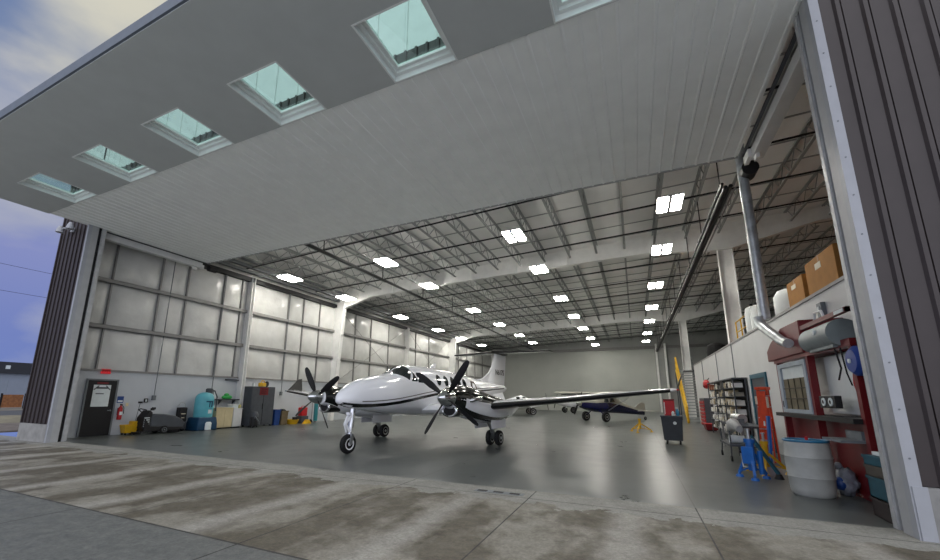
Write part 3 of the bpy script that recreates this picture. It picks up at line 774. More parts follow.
# engine nacelles, cowls, spinners, propellers
NT = [(-3.30, 1.88, 1.40, 0.25, 1.62), (-3.05, 1.98, 1.32, 0.33, 1.62), (-2.65, 2.03, 1.14, 0.39, 1.58), (-2.1, 2.00, 1.00, 0.44, 1.50), (-1.5, 1.92, 0.90, 0.46, 1.44), (-0.8, 1.80, 0.82, 0.46, 1.38),
      (0.0, 1.68, 0.80, 0.44, 1.32), (0.9, 1.52, 0.90, 0.36, 1.28), (1.7, 1.42, 1.08, 0.22, 1.27), (2.2, 1.34, 1.22, 0.06, 1.28)]
for s in (1, -1):
    x0 = s*2.68
    NB = Body(NT, x0, 2.3); ys = frange(-3.30, 2.2, 30)
    na = NB.shell(ys, 32).build('nacelle', M_planew, PL, smooth=True)
    NB.shell(frange(-3.29, -2.75, 8), 24, -2.3, 2.3, 0.011).build('nose_cowl', M_planeb, na, smooth=True)
    NB.shell(frange(-3.28, 1.4, 26), 24, -1.50, 1.50, 0.008).build('cowling', M_planeb, na, smooth=True)['label'] = 'glossy black upper cowling'
    for k in (1, -1):
        if k == s: NB.band([(y, interp(NT, y)[1]+0.05+0.0*y, interp(NT, y)[1]+0.20) for y in frange(-3.05, 0.5, 24)], 0.007, k).build('stripe', M_stripe, na, smooth=True)
        NB.band([(y, 1.60-0.13*(y+3.0)*0.9, 1.64-0.13*(y+3.0)*0.9) for y in frange(-3.0, -0.4, 20)], 0.010, k).build('pinstripe', M_planew, na, smooth=True)
        e = MB(); e.tube([(x0+k*0.30, -2.55, 1.55), (x0+k*0.44, -2.50, 1.58), (x0+k*0.53, -2.36, 1.62), (x0+k*0.55, -2.12, 1.64)], [0.05, 0.065, 0.07, 0.07], 12)
        e.build('exhaust_stack', M_chrome, na, smooth=True)
    c = MB(); c.torus((x0, -3.10, 1.27), 0.21, 0.045, 'y', 28, 10, 1.15, 0.72); c.build('intake_lip', M_chrome, na, smooth=True)
    c = MB(); c.lathe([(0.2, -3.09), (0.21, -2.7), (0.05, -2.4)], (x0, 0, 1.27), 'y', 20, 1.15, 0.72); c.build('intake_duct', M_black, na, smooth=True)
    c = MB(); c.lathe([(0.235, -3.08), (0.24, -2.95), (0.22, -2.2), (0.1, -1.9)], (x0, 0, 1.26), 'y', 24, 1.2, 0.78); c.build('intake_scoop', M_planeb, na, smooth=True)
    xh = s*2.76
    pr = MB(); pr.lathe([(0.004, -3.80), (0.06, -3.77), (0.13, -3.70), (0.20, -3.58), (0.245, -3.42), (0.255, -3.28), (0.2, -3.26)], (xh, 0, 1.65), 'y', 28)
    sp = pr.build('spinner', M_chrome, PL, smooth=True)
    a0 = math.radians(35) if s > 0 else math.radians(-33)
    for k in range(4):
        a = a0+k*PI/2; R = 1.27; rings = []
        for r, ch, tw, th in ((0.10, 0.09, 80, 0.09), (0.22, 0.10, 70, 0.08), (0.4, 0.17, 55, 0.04), (0.65, 0.215, 42, 0.026), (0.95, 0.205, 34, 0.02), (1.15, 0.17, 30, 0.015), (1.25, 0.11, 28, 0.01), (1.28, 0.05, 28, 0.008)):
            tr = math.radians(tw); ring = []
            for u_, v_ in ((-0.5, 0), (-0.25, 0.5), (0.1, 0.55), (0.5, 0), (0.1, -0.35), (-0.25, -0.3)):
                cx, ty = u_*ch, v_*th
                lx = cx*math.cos(tr)-ty*math.sin(tr); ly = cx*math.sin(tr)+ty*math.cos(tr)
                # radial direction in the x-z plane
                ring.append(V((xh+r*math.sin(a)+lx*math.cos(a), -3.42+ly, 1.65+r*math.cos(a)-lx*math.sin(a))))
            rings.append(ring)
        b = MB(); b.loft(rings, True); b.build('propeller_blade', M_dgrey if False else M_black, PL, smooth=True)
# tail
fin = MB()
FP = [(3.9, 2.46, 0.02), (5.0, 2.62, 0.05)]
def fin_sec(z, y0, y1, t): return [V((x, y, z)) for x, y in ((0, y0), (t*0.7, y0+0.12*(y1-y0)), (t, y0+0.35*(y1-y0)), (t*0.6, y0+0.7*(y1-y0)), (0, y1), (-t*0.6, y0+0.7*(y1-y0)), (-t, y0+0.35*(y1-y0)), (-t*0.7, y0+0.12*(y1-y0)))]
fin.loft([fin_sec(2.0, 4.8, 7.05, 0.10), fin_sec(2.5, 4.95, 7.12, 0.11), fin_sec(3.2, 5.38, 7.24, 0.10), fin_sec(3.98, 5.86, 7.38, 0.08)], True)
fin.prism([(3.6, 2.50), (4.4, 2.62), (5.15, 2.95), (5.4, 3.2), (5.4, 2.3), (3.6, 2.35)], -0.025, 0.025)
fn = fin.build('tail_fin', M_planew, PL, smooth=True)
MB().ball((0, 6.55, 4.09), 0.20, 1.05, 0.15, 14, 10).build('tail_bullet', M_boot, PL, smooth=True)
TS = [(0.0, 5.75, 1.55, 4.06, 0.10), (1.4, 6.05, 1.22, 4.06, 0.10), (2.78, 6.35, 0.86, 4.06, 0.09)]
for s in (1, -1):
    tp = wing_surf(mir(TS, s)).build('tailplane', M_planeb, PL, smooth=True)
    boot(mir(TS, s), 0.10, 0.010).build('deice_boot', M_boot, tp, smooth=True)
    MB().loft([[V((s*a, y, z)) for a, y, z in ((0.30, 4.9, 1.85), (0.33, 6.1, 1.95), (0.31, 6.1, 1.93), (0.28, 4.9, 1.83))], [V((s*a, y, z)) for a, y, z in ((0.46, 5.4, 1.45), (0.50, 6.1, 1.52), (0.48, 6.1, 1.5), (0.44, 5.4, 1.43))]], True).build('strake', M_planew, PL)
text('registration', 'N617S', 0.40, M_black, PL, (0.112, 6.26, 2.98), (PI/2, 0, PI/2), 0.004)
text('registration', 'N617S', 0.40, M_black, PL, (-0.112, 6.26, 2.98), (PI/2, 0, -PI/2), 0.004)
# antennas and pitot tubes
b = MB(); b.prism([(-0.2, 2.83), (0.15, 2.82), (0.2, 3.02), (0.05, 3.02)], -0.012, 0.012); b.build('antenna', M_planew, PL)
b = MB(); b.prism([(1.9, 2.66), (2.2, 2.64), (2.25, 2.84), (2.12, 2.84)], -0.012, 0.012); b.build('antenna', M_planew, PL)
# undercarriage
ng = MB(); ng.cyl((0, -4.33, 1.45), (0, -4.41, 0.75), 0.085, n=16); ng.cyl((0, -4.41, 0.8), (0, -4.44, 0.5), 0.06, n=14)
ng.build('nose_gear_strut', M_chrome, PL, smooth=True)
fk = MB()
for s in (1, -1): fk.bar((s*0.12, -4.44, 0.55), (s*0.12, -4.48, 0.29), 0.04, 0.10)
fk.bar((-0.12, -4.44, 0.55), (0.12, -4.44, 0.55), 0.07, 0.06); fk.cyl((-0.13, -4.48, 0.29), (0.13, -4.48, 0.29), 0.03, n=10)
fk.build('wheel_fork', M_alu, PL)
sl = MB()
for s in (1, -1): sl.bar((s*0.07, -4.46, 1.12), (s*0.03, -4.64, 0.86), 0.045, 0.05); sl.bar((s*0.03, -4.64, 0.86), (s*0.07, -4.50, 0.62), 0.045, 0.05)
sl.tube([(0.06, -4.40, 1.35), (0.10, -4.43, 1.0), (0.08, -4.46, 0.62)], 0.012, 6); sl.bar((0, -4.36, 1.15), (0, -3.95, 1.28), 0.035, 0.035)
sl.box((0.0, -4.52, 1.16), (0.14, 0.06, 0.08))
sl.build('torque_link', M_planew, PL)
wheel(PL, 'nose_wheel', (0, -4.48, 0.285), 0.285, 0.17, M_planew)
for s in (1, -1):
    x0 = s*2.66
    b = MB(); b.cyl((x0, -0.55, 0.92), (x0, -0.05, 0.45), 0.06, n=12); b.cyl((x0, -0.10, 0.50), (x0, 0.05, 0.265), 0.085, n=12); b.cyl((x0-0.22, 0.06, 0.265), (x0+0.22, 0.06, 0.265), 0.035, n=10)
    b.bar((x0, -0.1, 0.5), (x0, 0.35, 0.88), 0.05, 0.05)
    b.build('main_gear_strut', M_alu, PL, smooth=True)
    for k in (1, -1): wheel(PL, 'main_wheel', (x0+k*0.17, 0.06, 0.265), 0.265, 0.18, M_alu)
    for k in (1, -1):
        b = MB(); b.bb(x0+k*0.30, x0+k*0.32, -0.85, 0.35, 0.62, 0.92); b.build('main_gear_door', M_planew, PL, bevel=0.008)

# ================================================================== light aircraft farther back
def light_plane(loc, rz, label, low, up_, wing_m, highwing=True, span=5.2):
    t = empty('light_airplane', loc, rz, label, 'airplane')
    B = Body([(-2.75, 1.52, 1.16, 0.24, 1.35), (-2.5, 1.64, 0.98, 0.38, 1.34), (-1.4, 1.66, 0.72, 0.46, 1.28), (-0.9, 1.95 if highwing else 1.68, 0.68, 0.47, 1.24), (-0.2, 2.08 if highwing else 1.95, 0.64, 0.47, 1.20),
              (0.7, 1.92 if highwing else 1.72, 0.60, 0.42, 1.10), (1.7, 1.42, 0.55, 0.30, 1.00), (3.0, 1.02, 0.48, 0.17, 0.80), (4.2, 0.78, 0.42, 0.05, 0.62)], 0, 2.6)
    ys = frange(-2.75, 4.2, 30)
    fu = B.shell(ys, 28).build('fuselage', up_, t, smooth=True)
    B.shell(ys, 20, PI*0.46, PI*1.54, 0.008).build('lower_skin', low, fu, smooth=True)
    for s in (1, -1):
        for a, c in ((-0.75, -0.25), (-0.12, 0.42)):
            B.patch([(a, 1.42), (c, 1.42), (c-0.04, 1.78), (a+0.14, 1.78)], 0.012, s).build('cabin_window', M_canglass, t, smooth=True)
    b = MB(); rows = []
    for i in range(5):
        rows.append([B.pt(-1.28+0.40*i/4, -0.9+1.8*j/8, 0.012) for j in range(9)])
    b.loft(rows, False, False); b.build('windscreen', M_canglass, t, smooth=True)
    zw = 2.05 if highwing else 0.85
    wing_surf([(-span, -0.55, 1.35, zw+0.12, 0.12), (0, -0.75, 1.6, zw, 0.13), (span, -0.55, 1.35, zw+0.12, 0.12)]).build('wing', wing_m, t, smooth=True)
    if highwing:
        for s in (1, -1):
            MB().bar((s*0.44, -0.3, 0.80), (s*2.9, -0.3, zw+0.02), 0.09, 0.035).build('wing_strut', M_alu, t)
    wing_surf([(-1.6, 3.45, 0.7, 0.76, 0.09), (0, 3.2, 1.0, 0.73, 0.09), (1.6, 3.45, 0.7, 0.76, 0.09)]).build('tailplane', up_, t, smooth=True)
    f = MB(); f.prism([(3.0, 0.95), (3.5, 1.25), (3.95, 1.42), (4.3, 1.3), (4.35, 0.55), (4.1, 0.5)], -0.03, 0.03); f.build('tail_fin', up_, t)
    MB().lathe([(0.004, -3.10), (0.08, -3.04), (0.15, -2.9), (0.17, -2.75)], (0, 0, 1.35), 'y', 18).build('spinner', M_alu, t, smooth=True)
    for k in (0, 1):
        b = MB(); a = 0.5+k*PI
        b.loft([[V((r*math.sin(a)+u_*math.cos(a), -2.88+v_, 1.35+r*math.cos(a)-u_*math.sin(a))) for u_, v_ in ((-w2, 0.02), (0, 0.03), (w2, -0.02), (0, -0.02))] for r, w2 in ((0.08, 0.05), (0.5, 0.08), (0.85, 0.06), (0.95, 0.02))], True)
        b.build('propeller_blade', M_black, t, smooth=True)
    for s in (1, -1):
        MB().bar((s*0.35, -1.15, 0.85), (s*0.92, -1.2, 0.42), 0.07, 0.05).build('gear_leg', low, t)
        wheel(t, 'main_wheel', (s*0.98, -1.2, 0.36), 0.36, 0.24, M_alu)
    MB().bar((0, 3.95, 0.48), (0, 4.25, 0.2), 0.03, 0.06).build('tail_spring', M_alu, t)
    wheel(t, 'tail_wheel', (0, 4.3, 0.14), 0.14, 0.08, M_alu)
    return t
light_plane((-2.1, 33.3, 0), math.atan2(-3.75, 4.7)*1.0+0.0, 'navy blue and silver tail-wheel light aircraft with fat tyres near the back wall', M_navy, M_silver, M_silver, True)
light_plane((-11.0, 41.0, 0), 2.0, 'white low-wing light aircraft parked beyond the twin-propeller aircraft', M_planew, M_planew, M_planew, False)
light_plane((-6.4, 50.5, 0), -0.9, 'high-wing light aircraft with a dark wing farthest back by the white wall', M_planew, M_planew, M_boot, True, 2.9)
# ================================================================== things along the left wall
LWX = WL+0.04          # face of the white liner panel
d2 = struct(empty('door_2', (LWX, 9.12, 0), 0, 'black exit door with a window, under the red exit sign', 'door'))
f = MB(); f.bb(-0.02, 0.06, -0.56, -0.50, 0, 2.30); f.bb(-0.02, 0.06, 0.50, 0.56, 0, 2.30); f.bb(-0.02, 0.06, -0.5, 0.5, 2.24, 2.30); f.build('door_frame', M_grey, d2)
MB().bb(0.0, 0.045, -0.50, 0.50, 0.01, 2.24).build('door_leaf', M_black, d2)
pn = MB(); pn.bb(0.045, 0.056, -0.30, 0.30, 1.18, 2.06); pn = pn.build('door_window', M_paper, d2)
b = MB(); b.bb(0.056, 0.06, -0.20, 0.20, 1.90, 1.97); b.bar((0.058, -0.28, 1.86), (0.058, -0.12, 2.03), 0.006, 0.04); b.bar((0.058, 0.28, 1.86), (0.058, 0.12, 2.03), 0.006, 0.04); b.bb(0.056, 0.06, -0.2, 0.08, 1.68, 1.72); b.build('window_marking', M_dgrey, pn)
MB().bb(0.045, 0.05, -0.2, 0.2, 2.10, 2.17).build('door_notice', M_red, d2)
b = MB(); b.cyl((0.04, 0.40, 1.02), (0.10, 0.40, 1.02), 0.03, n=12); b.bar((0.10, 0.42, 1.02), (0.10, 0.28, 1.02), 0.03, 0.03); b.build('door_handle', M_chrome, d2)
ex = empty('exit_sign', (LWX, 9.15, 2.62), 0, 'small red exit sign above the black door', 'sign')
MB().bb(0.0, 0.06, -0.17, 0.17, -0.10, 0.10).build('sign_face', M_exit, ex, bevel=0.008)
text('lettering', 'EXIT', 0.15, M_redb, ex, (0.062, 0, 0), (PI/2, 0, PI/2))
fe = empty('fire_extinguisher', (LWX+0.13, 9.86, 0.62), 0, 'red fire extinguisher hung on the wall beside the black door', 'fire extinguisher')
MB().lathe([(0.06, 0), (0.085, 0.02), (0.085, 0.46), (0.05, 0.54), (0.03, 0.56), (0.03, 0.60)], (0, 0, 0), 'z', 20).build('cylinder', M_redb, fe, smooth=True)
MB().bb(0.072, 0.09, -0.05, 0.05, 0.20, 0.34).build('instruction_label', M_paper, fe)
b = MB(); b.box((0.02, 0, 0.63), (0.14, 0.03, 0.05)); b.tube([(0.02, 0.03, 0.62), (0.09, 0.08, 0.5), (0.10, 0.09, 0.25)], 0.014, 8); b.build('valve', M_black, fe)
MB().bb(-0.125, -0.084, -0.05, 0.05, 0.2, 0.5).build('bracket', M_black, fe)
sg = empty('wall_sign', (LWX, 9.86, 1.46), 0, 'small dark blue notice with a white strip above the extinguisher', 'sign')
MB().bb(0, 0.008, -0.12, 0.12, -0.14, 0.14).build('plate', M_dblue, sg); MB().bb(0.008, 0.011, -0.09, 0.09, -0.1, -0.03).build('white_strip', M_paper, sg)
tag(MB().bb(LWX, LWX+0.02, 10.09, 10.19, 1.18, 1.32).build('wall_switch', M_cream, None), 'small yellowish switch plate right of the blue notice', 'switch')
# mop bucket
mb = empty('mop_bucket', (-19.75, 10.15, 0), 0, 'yellow mop bucket on the floor beside the floor scrubber', 'bucket')
b = MB()
b.loft([[V((sx*a, sy*c, z)) for sx, sy in ((-1,-1),(1,-1),(1,1),(-1,1))] for a, c, z in ((0.16, 0.2, 0.08), (0.21, 0.27, 0.42), (0.19, 0.25, 0.42), (0.14, 0.18, 0.12))], True)
b.build('tub', M_yellow, mb, bevel=0.015)
MB().bb(-0.16, 0.16, 0.05, 0.26, 0.40, 0.56).build('wringer', M_yellow, mb, bevel=0.02)
b = MB(); b.cyl((0.0, 0.2, 0.5), (-0.1, 0.34, 1.32), 0.014, n=8); b.build('mop_handle', M_grey, mb)
MB().box((-0.1, 0.345, 1.34), (0.05, 0.16, 0.08)).build('handle_grip', M_black, mb)
for sx in (-1, 1):
    for sy in (-1, 1): MB().cyl((sx*0.12-0.015, sy*0.16, 0.045), (sx*0.12+0.015, sy*0.16, 0.045), 0.045, n=12).build('caster', M_black, mb)
# floor scrubber
fs = empty('floor_scrubber', (-19.45, 11.2, 0), 0, 'black and grey walk-behind floor scrubbing machine against the white wall', 'floor scrubber')
prof = [(-0.55, 0.30), (0.85, 0.22), (0.92, 0.40), (0.80, 0.58), (0.45, 0.76), (0.0, 0.84), (-0.40, 0.86), (-0.55, 0.78)]
MB().prism(prof, -0.30, 0.30).build('tank_body', M_dgrey, fs, bevel=0.05)
MB().prism([(-0.80, 0.12), (0.75, 0.12), (0.86, 0.24), (-0.55, 0.34), (-0.80, 0.7)], -0.32, 0.32).build('chassis', M_black, fs, bevel=0.02)
MB().prism([(-0.86, 0.25), (-0.56, 0.25), (-0.50, 0.92), (-0.62, 1.02), (-0.82, 0.72)], -0.28, 0.28).build('control_console', M_black, fs, bevel=0.03)
b = MB(); b.tube([(-0.26, -0.60, 0.86), (-0.28, -0.80, 1.04), (0.0, -0.86, 1.08), (0.28, -0.80, 1.04), (0.26, -0.60, 0.86)], 0.022, 8); b.box((0.10, -0.45, 1.05), (0.12, 0.10, 0.10)); b.box((-0.12, -0.28, 1.08), (0.10, 0.12, 0.10)); b.build('handlebar', M_black, fs, smooth=True)
for s in (-1, 1): wheel(fs, 'drive_wheel', (s*0.33, 0.02, 0.17), 0.17, 0.08, M_grey)
b = MB(); b.tube([(-0.4, -0.95, 0.10), (0.0, -1.02, 0.08), (0.4, -0.95, 0.10)], 0.045, 8); b.build('squeegee', M_black, fs)
MB().lathe([(0.28, 0.02), (0.30, 0.10), (0.2, 0.16)], (0, 0.55, 0), 'z', 24).build('brush_deck', M_black, fs)
b = MB()
for k in range(5): b.bb(0.281, 0.287, -0.82+0.0*k, -0.60, 0.34+0.085*k, 0.37+0.085*k)
b.build('control_label', M_paper, fs)
# black stand-up cart beside it
ht = empty('upright_vacuum', (-19.85, 12.33, 0), 0, 'upright black vacuum cart with a pale hoop handle next to the aqua tank', 'vacuum')
MB().bb(-0.14, 0.16, -0.18, 0.18, 0.42, 1.10).build('body', M_black, ht, bevel=0.04)
MB().bb(-0.16, 0.18, -0.20, 0.20, 0.10, 0.40).build('base', M_dgrey, ht, bevel=0.03)
MB().tube([(0, -0.15, 1.08), (0, -0.15, 1.25), (0, 0, 1.34), (0, 0.15, 1.25), (0, 0.15, 1.08)], 0.02, 8).build('hoop_handle', M_alu, ht, smooth=True)
for s in (-1, 1): wheel(ht, 'wheel', (-0.05, s*0.16, 0.10), 0.10, 0.05, M_grey)
MB().bb(0.158, 0.168, -0.1, 0.1, 0.78, 0.82).build('decal', M_tape, ht); MB().bb(0.158, 0.168, -0.08, 0.06, 0.6, 0.63).build('decal', M_tape, ht)
# aqua tank on dark base
tk = empty('water_tank', (-19.58, 13.22, 0), 0, 'tall aqua blue tank standing in a dark blue base beside the cream cabinet', 'tank')
MB().loft([[V((x, y, z)) for x, y in ((-0.46, -0.50), (0.46, -0.50), (0.46, 0.50), (-0.46, 0.50))] if z < 0.5 else [V((x, y, z)) for x, y in ((-0.42, -0.46), (0.42, -0.46), (0.42, 0.46), (-0.42, 0.46))] for z in (0.0, 0.3, 0.62)], True).build('base', M_dteal, tk, bevel=0.05)
MB().lathe([(0.40, 0.60), (0.42, 0.64), (0.42, 1.45), (0.40, 1.60), (0.32, 1.73), (0.18, 1.80), (0.1, 1.82)], (0, 0, 0), 'z', 32).build('tank_shell', M_aqua, tk, smooth=True)
b = MB(); b.lathe([(0.16, 1.80), (0.16, 1.98), (0.12, 2.02)], (0.05, 0.15, 0), 'z', 20); b.tube([(0.05, 0.15, 1.9), (0.25, 0.3, 1.9), (0.36, 0.38, 1.6), (0.36, 0.38, 0.9)], 0.03, 8); b.build('pump_head', M_dgrey, tk, smooth=True)
b = MB(); b.bb(0.38, 0.425, -0.16, 0.16, 1.34, 1.40); b.bb(0.38, 0.425, 0.10, 0.15, 1.1, 1.34); b.bb(0.38, 0.425, -0.02, 0.03, 1.1, 1.34); b.build('printing', M_dteal, tk)
MB().bb(0.38, 0.425, -0.04, 0.14, 0.80, 0.98).build('white_label', M_paper, tk)
MB().lathe([(0.15, 0.02), (0.16, 0.06), (0.16, 0.34), (0.1, 0.40)], (0.46, 0.02, 0), 'z', 20, 0.4).build('drain_cap', M_paper, tk, smooth=True)
# cabinets
cc = empty('base_cabinet', (-19.75, 14.26, 0), 0, 'cream low cabinet beside the aqua tank', 'cabinet')
MB().bb(-0.35, 0.33, -0.47, 0.47, 0.06, 1.0).build('body', M_cream, cc, bevel=0.01)
for s in (-1, 1): MB().bb(0.33, 0.35, s*0.235-0.225, s*0.235+0.225, 0.10, 0.96).build('door', M_cream, cc, bevel=0.006)
MB().bb(-0.37, 0.37, -0.49, 0.49, 1.0, 1.05).build('top', M_cream, cc); MB().bb(-0.3, 0.28, -0.45, 0.45, 0, 0.06).build('plinth', M_black, cc)
c2 = empty('base_cabinet', (-19.75, 15.0, 0), 0, 'white low cabinet between the cream cabinet and the grey locker', 'cabinet')
MB().bb(-0.35, 0.33, -0.24, 0.28, 0.06, 0.96).build('body', M_white, c2, bevel=0.01); MB().bb(0.33, 0.35, -0.23, 0.27, 0.10, 0.92).build('door', M_white, c2, bevel=0.006); MB().bb(-0.37, 0.37, -0.245, 0.29, 0.96, 1.0).build('top', M_white, c2); MB().bb(-0.3, 0.28, -0.22, 0.26, 0, 0.06).build('plinth', M_black, c2)
tb = empty('storage_tote', (-19.72, 14.98, 1.02), 0, 'white tote box on top of the white cabinet', 'box')
MB().bb(-0.2, 0.2, -0.22, 0.12, -0.02, 0.16).build('tub', M_paper, tb, bevel=0.02); MB().bb(-0.22, 0.22, -0.24, 0.14, 0.16, 0.20).build('lid', M_wframe, tb, bevel=0.01)
ws = empty('wall_shelf', (LWX, 14.75, 1.44), 0, 'dark wall shelf above the cream cabinet with a green bag on it', 'shelf')
MB().bb(0, 0.35, -0.62, 0.62, 0.0, 0.05).build('board', M_dgrey, ws)
for s in (-1, 1): MB().prism([(0.02, 0.0), (0.30, 0.0), (0.02, -0.25)], s*0.4-0.01, s*0.4+0.01, 'xz').build('bracket', M_dgrey, ws)
b = MB(); b.ball((0, 0, 0.10), 0.14, 0.30, 0.12); b.ball((0.02, -0.05, 0.22), 0.10, 0.13, 0.10)
o = b.build('folded_bag', M_green, None, smooth=True); o.location = (LWX+0.18, 14.7, 1.48); tag(o, 'bright green bundle lying on the dark wall shelf', 'bag')
ws = empty('wall_shelf', (LWX, 14.95, 2.48), 0, 'narrow dark bracket shelf high on the wall above the green bag', 'shelf')
MB().bb(0, 0.18, -0.36, 0.36, 0, 0.05).build('board', M_dgrey, ws); MB().bb(0, 0.03, -0.34, 0.34, 0.05, 0.09).build('rail', M_grey, ws)
# shop vacuum clutter in front of the locker
sv = empty('shop_vacuum', (-18.85, 15.62, 0), 0, 'small dark drum vacuum with a yellow top in front of the grey locker', 'vacuum')
MB().lathe([(0.16, 0.08), (0.19, 0.10), (0.20, 0.50), (0.18, 0.55)], (0, 0, 0), 'z', 20).build('drum', M_black, sv, smooth=True)
MB().lathe([(0.19, 0.55), (0.19, 0.70), (0.12, 0.82)], (0, 0, 0), 'z', 20).build('motor_head', M_dgrey, sv, smooth=True)
MB().tube([(0.15, -0.1, 0.5), (0.28, -0.2, 0.6), (0.26, 0.1, 0.3), (0.2, 0.2, 0.12)], 0.03, 8).build('hose', M_grey, sv, smooth=True)
for k in range(4): MB().ball((0.15*math.cos(k*PI/2+0.7), 0.15*math.sin(k*PI/2+0.7), 0.04), 0.04, n=10, m=6).build('caster', M_black, sv, smooth=True)
o = MB().ball((0, 0, 0.11), 0.13, 0.085, 0.11).build('rag_bundle', mat('pale_yellow_cloth', '#c9c07a', 0.8, 0, 0.1, 9, 0.3), None, smooth=True); o.location = (-19.55, 15.72, 1.0); tag(o, 'pale yellow bundle on the cabinet beside the grey locker', 'cloth'); o.location = (-19.6, 15.2, 1.0)
# grey locker
lk = empty('storage_locker', (-19.5, 16.33, 0), 0, 'tall dark grey locker with a red sign, against the left wall', 'locker')
MB().bb(-0.25, 0.36, -0.80, 0.76, 0.08, 2.18).build('body', M_dgrey, lk, bevel=0.01)
for s in (-1, 1): MB().bb(0.36, 0.385, -0.02+s*0.385-0.375, -0.02+s*0.385+0.375, 0.14, 2.12).build('door', M_dgrey, lk, bevel=0.006)
MB().bb(0.385, 0.42, -0.06, -0.03, 0.95, 1.25).build('door_handle', M_black, lk)
MB().bb(0.386, 0.396, -0.30, 0.26, 1.72, 2.14).build('red_sign', M_red, lk)
b = MB()
for k in range(3): b.bb(0.397, 0.399, -0.22, 0.18-0.06*k, 2.03-0.11*k, 2.06-0.11*k)
b.build('sign_lines', M_black, lk)
for sx in (-1, 1):
    for sy in (-1, 1): MB().bb(0.05+sx*0.25-0.04, 0.05+sx*0.25+0.04, sy*0.70-0.04, sy*0.70+0.04, 0, 0.08).build('foot', M_black, lk)
yt = empty('cut_off_saw', (-19.45, 16.5, 2.19), 0.3, 'yellow and black power tool lying on top of the grey locker', 'power tool')
MB().bb(-0.14, 0.14, -0.30, 0.08, 0.0, 0.22).build('motor_body', M_yellow, yt, bevel=0.04)
MB().cyl((-0.03, 0.34, 0.16), (0.03, 0.34, 0.16), 0.16, n=20).build('blade_guard', M_black, yt)
MB().tube([(0, -0.25, 0.2), (0, -0.15, 0.34), (0, 0.05, 0.32), (0, 0.12, 0.18)], 0.025, 8).build('handle', M_yellow, yt, smooth=True)
o = MB().lathe([(0.05, 0), (0.06, 0.02), (0.06, 0.16), (0.03, 0.2)], (0, 0, 0), 'z', 14).build('spray_bottle', M_paper, None, smooth=True); o.location = (-19.4, 15.8, 2.18); tag(o, 'white bottle on the front corner of the locker top', 'bottle')
# bins after the locker
def bin_(name, loc, m, sx, sy, h, label, cat='bin'):
    t = empty(name, loc, 0, label, cat)
    MB().loft([[V((a*x, c*y, z)) for x, y in ((-1,-1),(1,-1),(1,1),(-1,1))] for a, c, z in ((sx*0.85, sy*0.85, 0), (sx, sy, h), (sx-0.03, sy-0.03, h), (sx*0.85-0.03, sy*0.85-0.03, 0.04))], True).build('tub', m, t, bevel=0.015)
    r = MB(); r.bb(-sx-0.02, sx+0.02, -sy-0.02, -sy+0.02, h-0.05, h+0.01); r.bb(-sx-0.02, sx+0.02, sy-0.02, sy+0.02, h-0.05, h+0.01); r.bb(-sx-0.02, -sx+0.02, -sy, sy, h-0.05, h+0.01); r.bb(sx-0.02, sx+0.02, -sy, sy, h-0.05, h+0.01); r.build('rim', m, t)
    return t
bin_('waste_bin', (-19.4, 17.45, 0), M_dblue, 0.26, 0.21, 0.88, 'dark blue waste bin right beside the grey locker')
tb = bin_('waste_bin', (-19.35, 17.95, 0), mat('olive_brown', '#6a5c42', 0.6, 0, 0.08, 4), 0.26, 0.25, 0.80, 'olive brown bin next to the dark blue bin')
b = MB(); b.ball((0, 0, 0.82), 0.22, 0.2, 0.10); b.build('contents', M_black, tb, smooth=True)
yb = empty('fluid_pan', (-19.2, 18.65, 0), 0, 'yellow drain pan on the floor past the olive bin', 'pan')
MB().lathe([(0.28, 0), (0.38, 0.26), (0.40, 0.28), (0.36, 0.26), (0.26, 0.04)], (0, 0, 0), 'z', 24).build('pan', M_yellow, yb, smooth=True); MB().box((0.1, 0.1, 0.34), (0.16, 0.3, 0.16)).build('pump_block', M_black, yb, bevel=0.02)
rb = empty('fuel_can', (-19.3, 19.55, 0), 0, 'red fuel can standing behind the left propeller', 'can')
MB().bb(-0.18, 0.18, -0.24, 0.24, 0.45, 0.98).build('can', M_redb, rb, bevel=0.05); MB().bb(-0.22, 0.22, -0.3, 0.3, 0.0, 0.45).build('stand', M_dgrey, rb, bevel=0.02); MB().tube([(0, -0.15, 0.95), (0, -0.1, 1.06), (0, 0.1, 1.06), (0, 0.15, 0.95)], 0.02, 8).build('handle', M_redb, rb)
yb = empty('wheel_chock', (-18.75, 19.4, 0), 0, 'yellow wheel chock on the floor in front of the red can', 'chock')
MB().prism([(-0.3, 0), (0.3, 0), (0.06, 0.26), (-0.06, 0.26)], -0.12, 0.12).build('wedge', M_yellow, yb, bevel=0.01); MB().tube([(0.0, 0.1, 0.22), (0.1, 0.2, 0.28), (0.14, 0.3, 0.05)], 0.012, 6).build('rope', M_black, yb)
# engine stand seen behind the left propeller
es = empty('engine_stand', (-19.2, 20.6, 0), 0, 'teal gas cylinder trolley by the tapered white column', 'trolley')
MB().lathe([(0.12, 0.1), (0.13, 0.14), (0.13, 1.45), (0.06, 1.6), (0.04, 1.7)], (0, 0, 0), 'z', 18).build('gas_cylinder', mat('teal_cylinder', '#2a7f86', 0.4), es, smooth=True)
MB().bar((-0.18, -0.16, 0.1), (-0.18, -0.16, 1.6), 0.03, 0.03).bar((-0.18, 0.16, 0.1), (-0.18, 0.16, 1.6), 0.03, 0.03).bb(-0.2, 0.15, -0.18, 0.18, 0.07, 0.1).build('frame', M_girt, es)
for s in (-1, 1): MB().cyl((-0.18, s*0.2-0.02, 0.1), (-0.18, s*0.2+0.02, 0.1), 0.1, n=14).build('wheel', M_black, es)
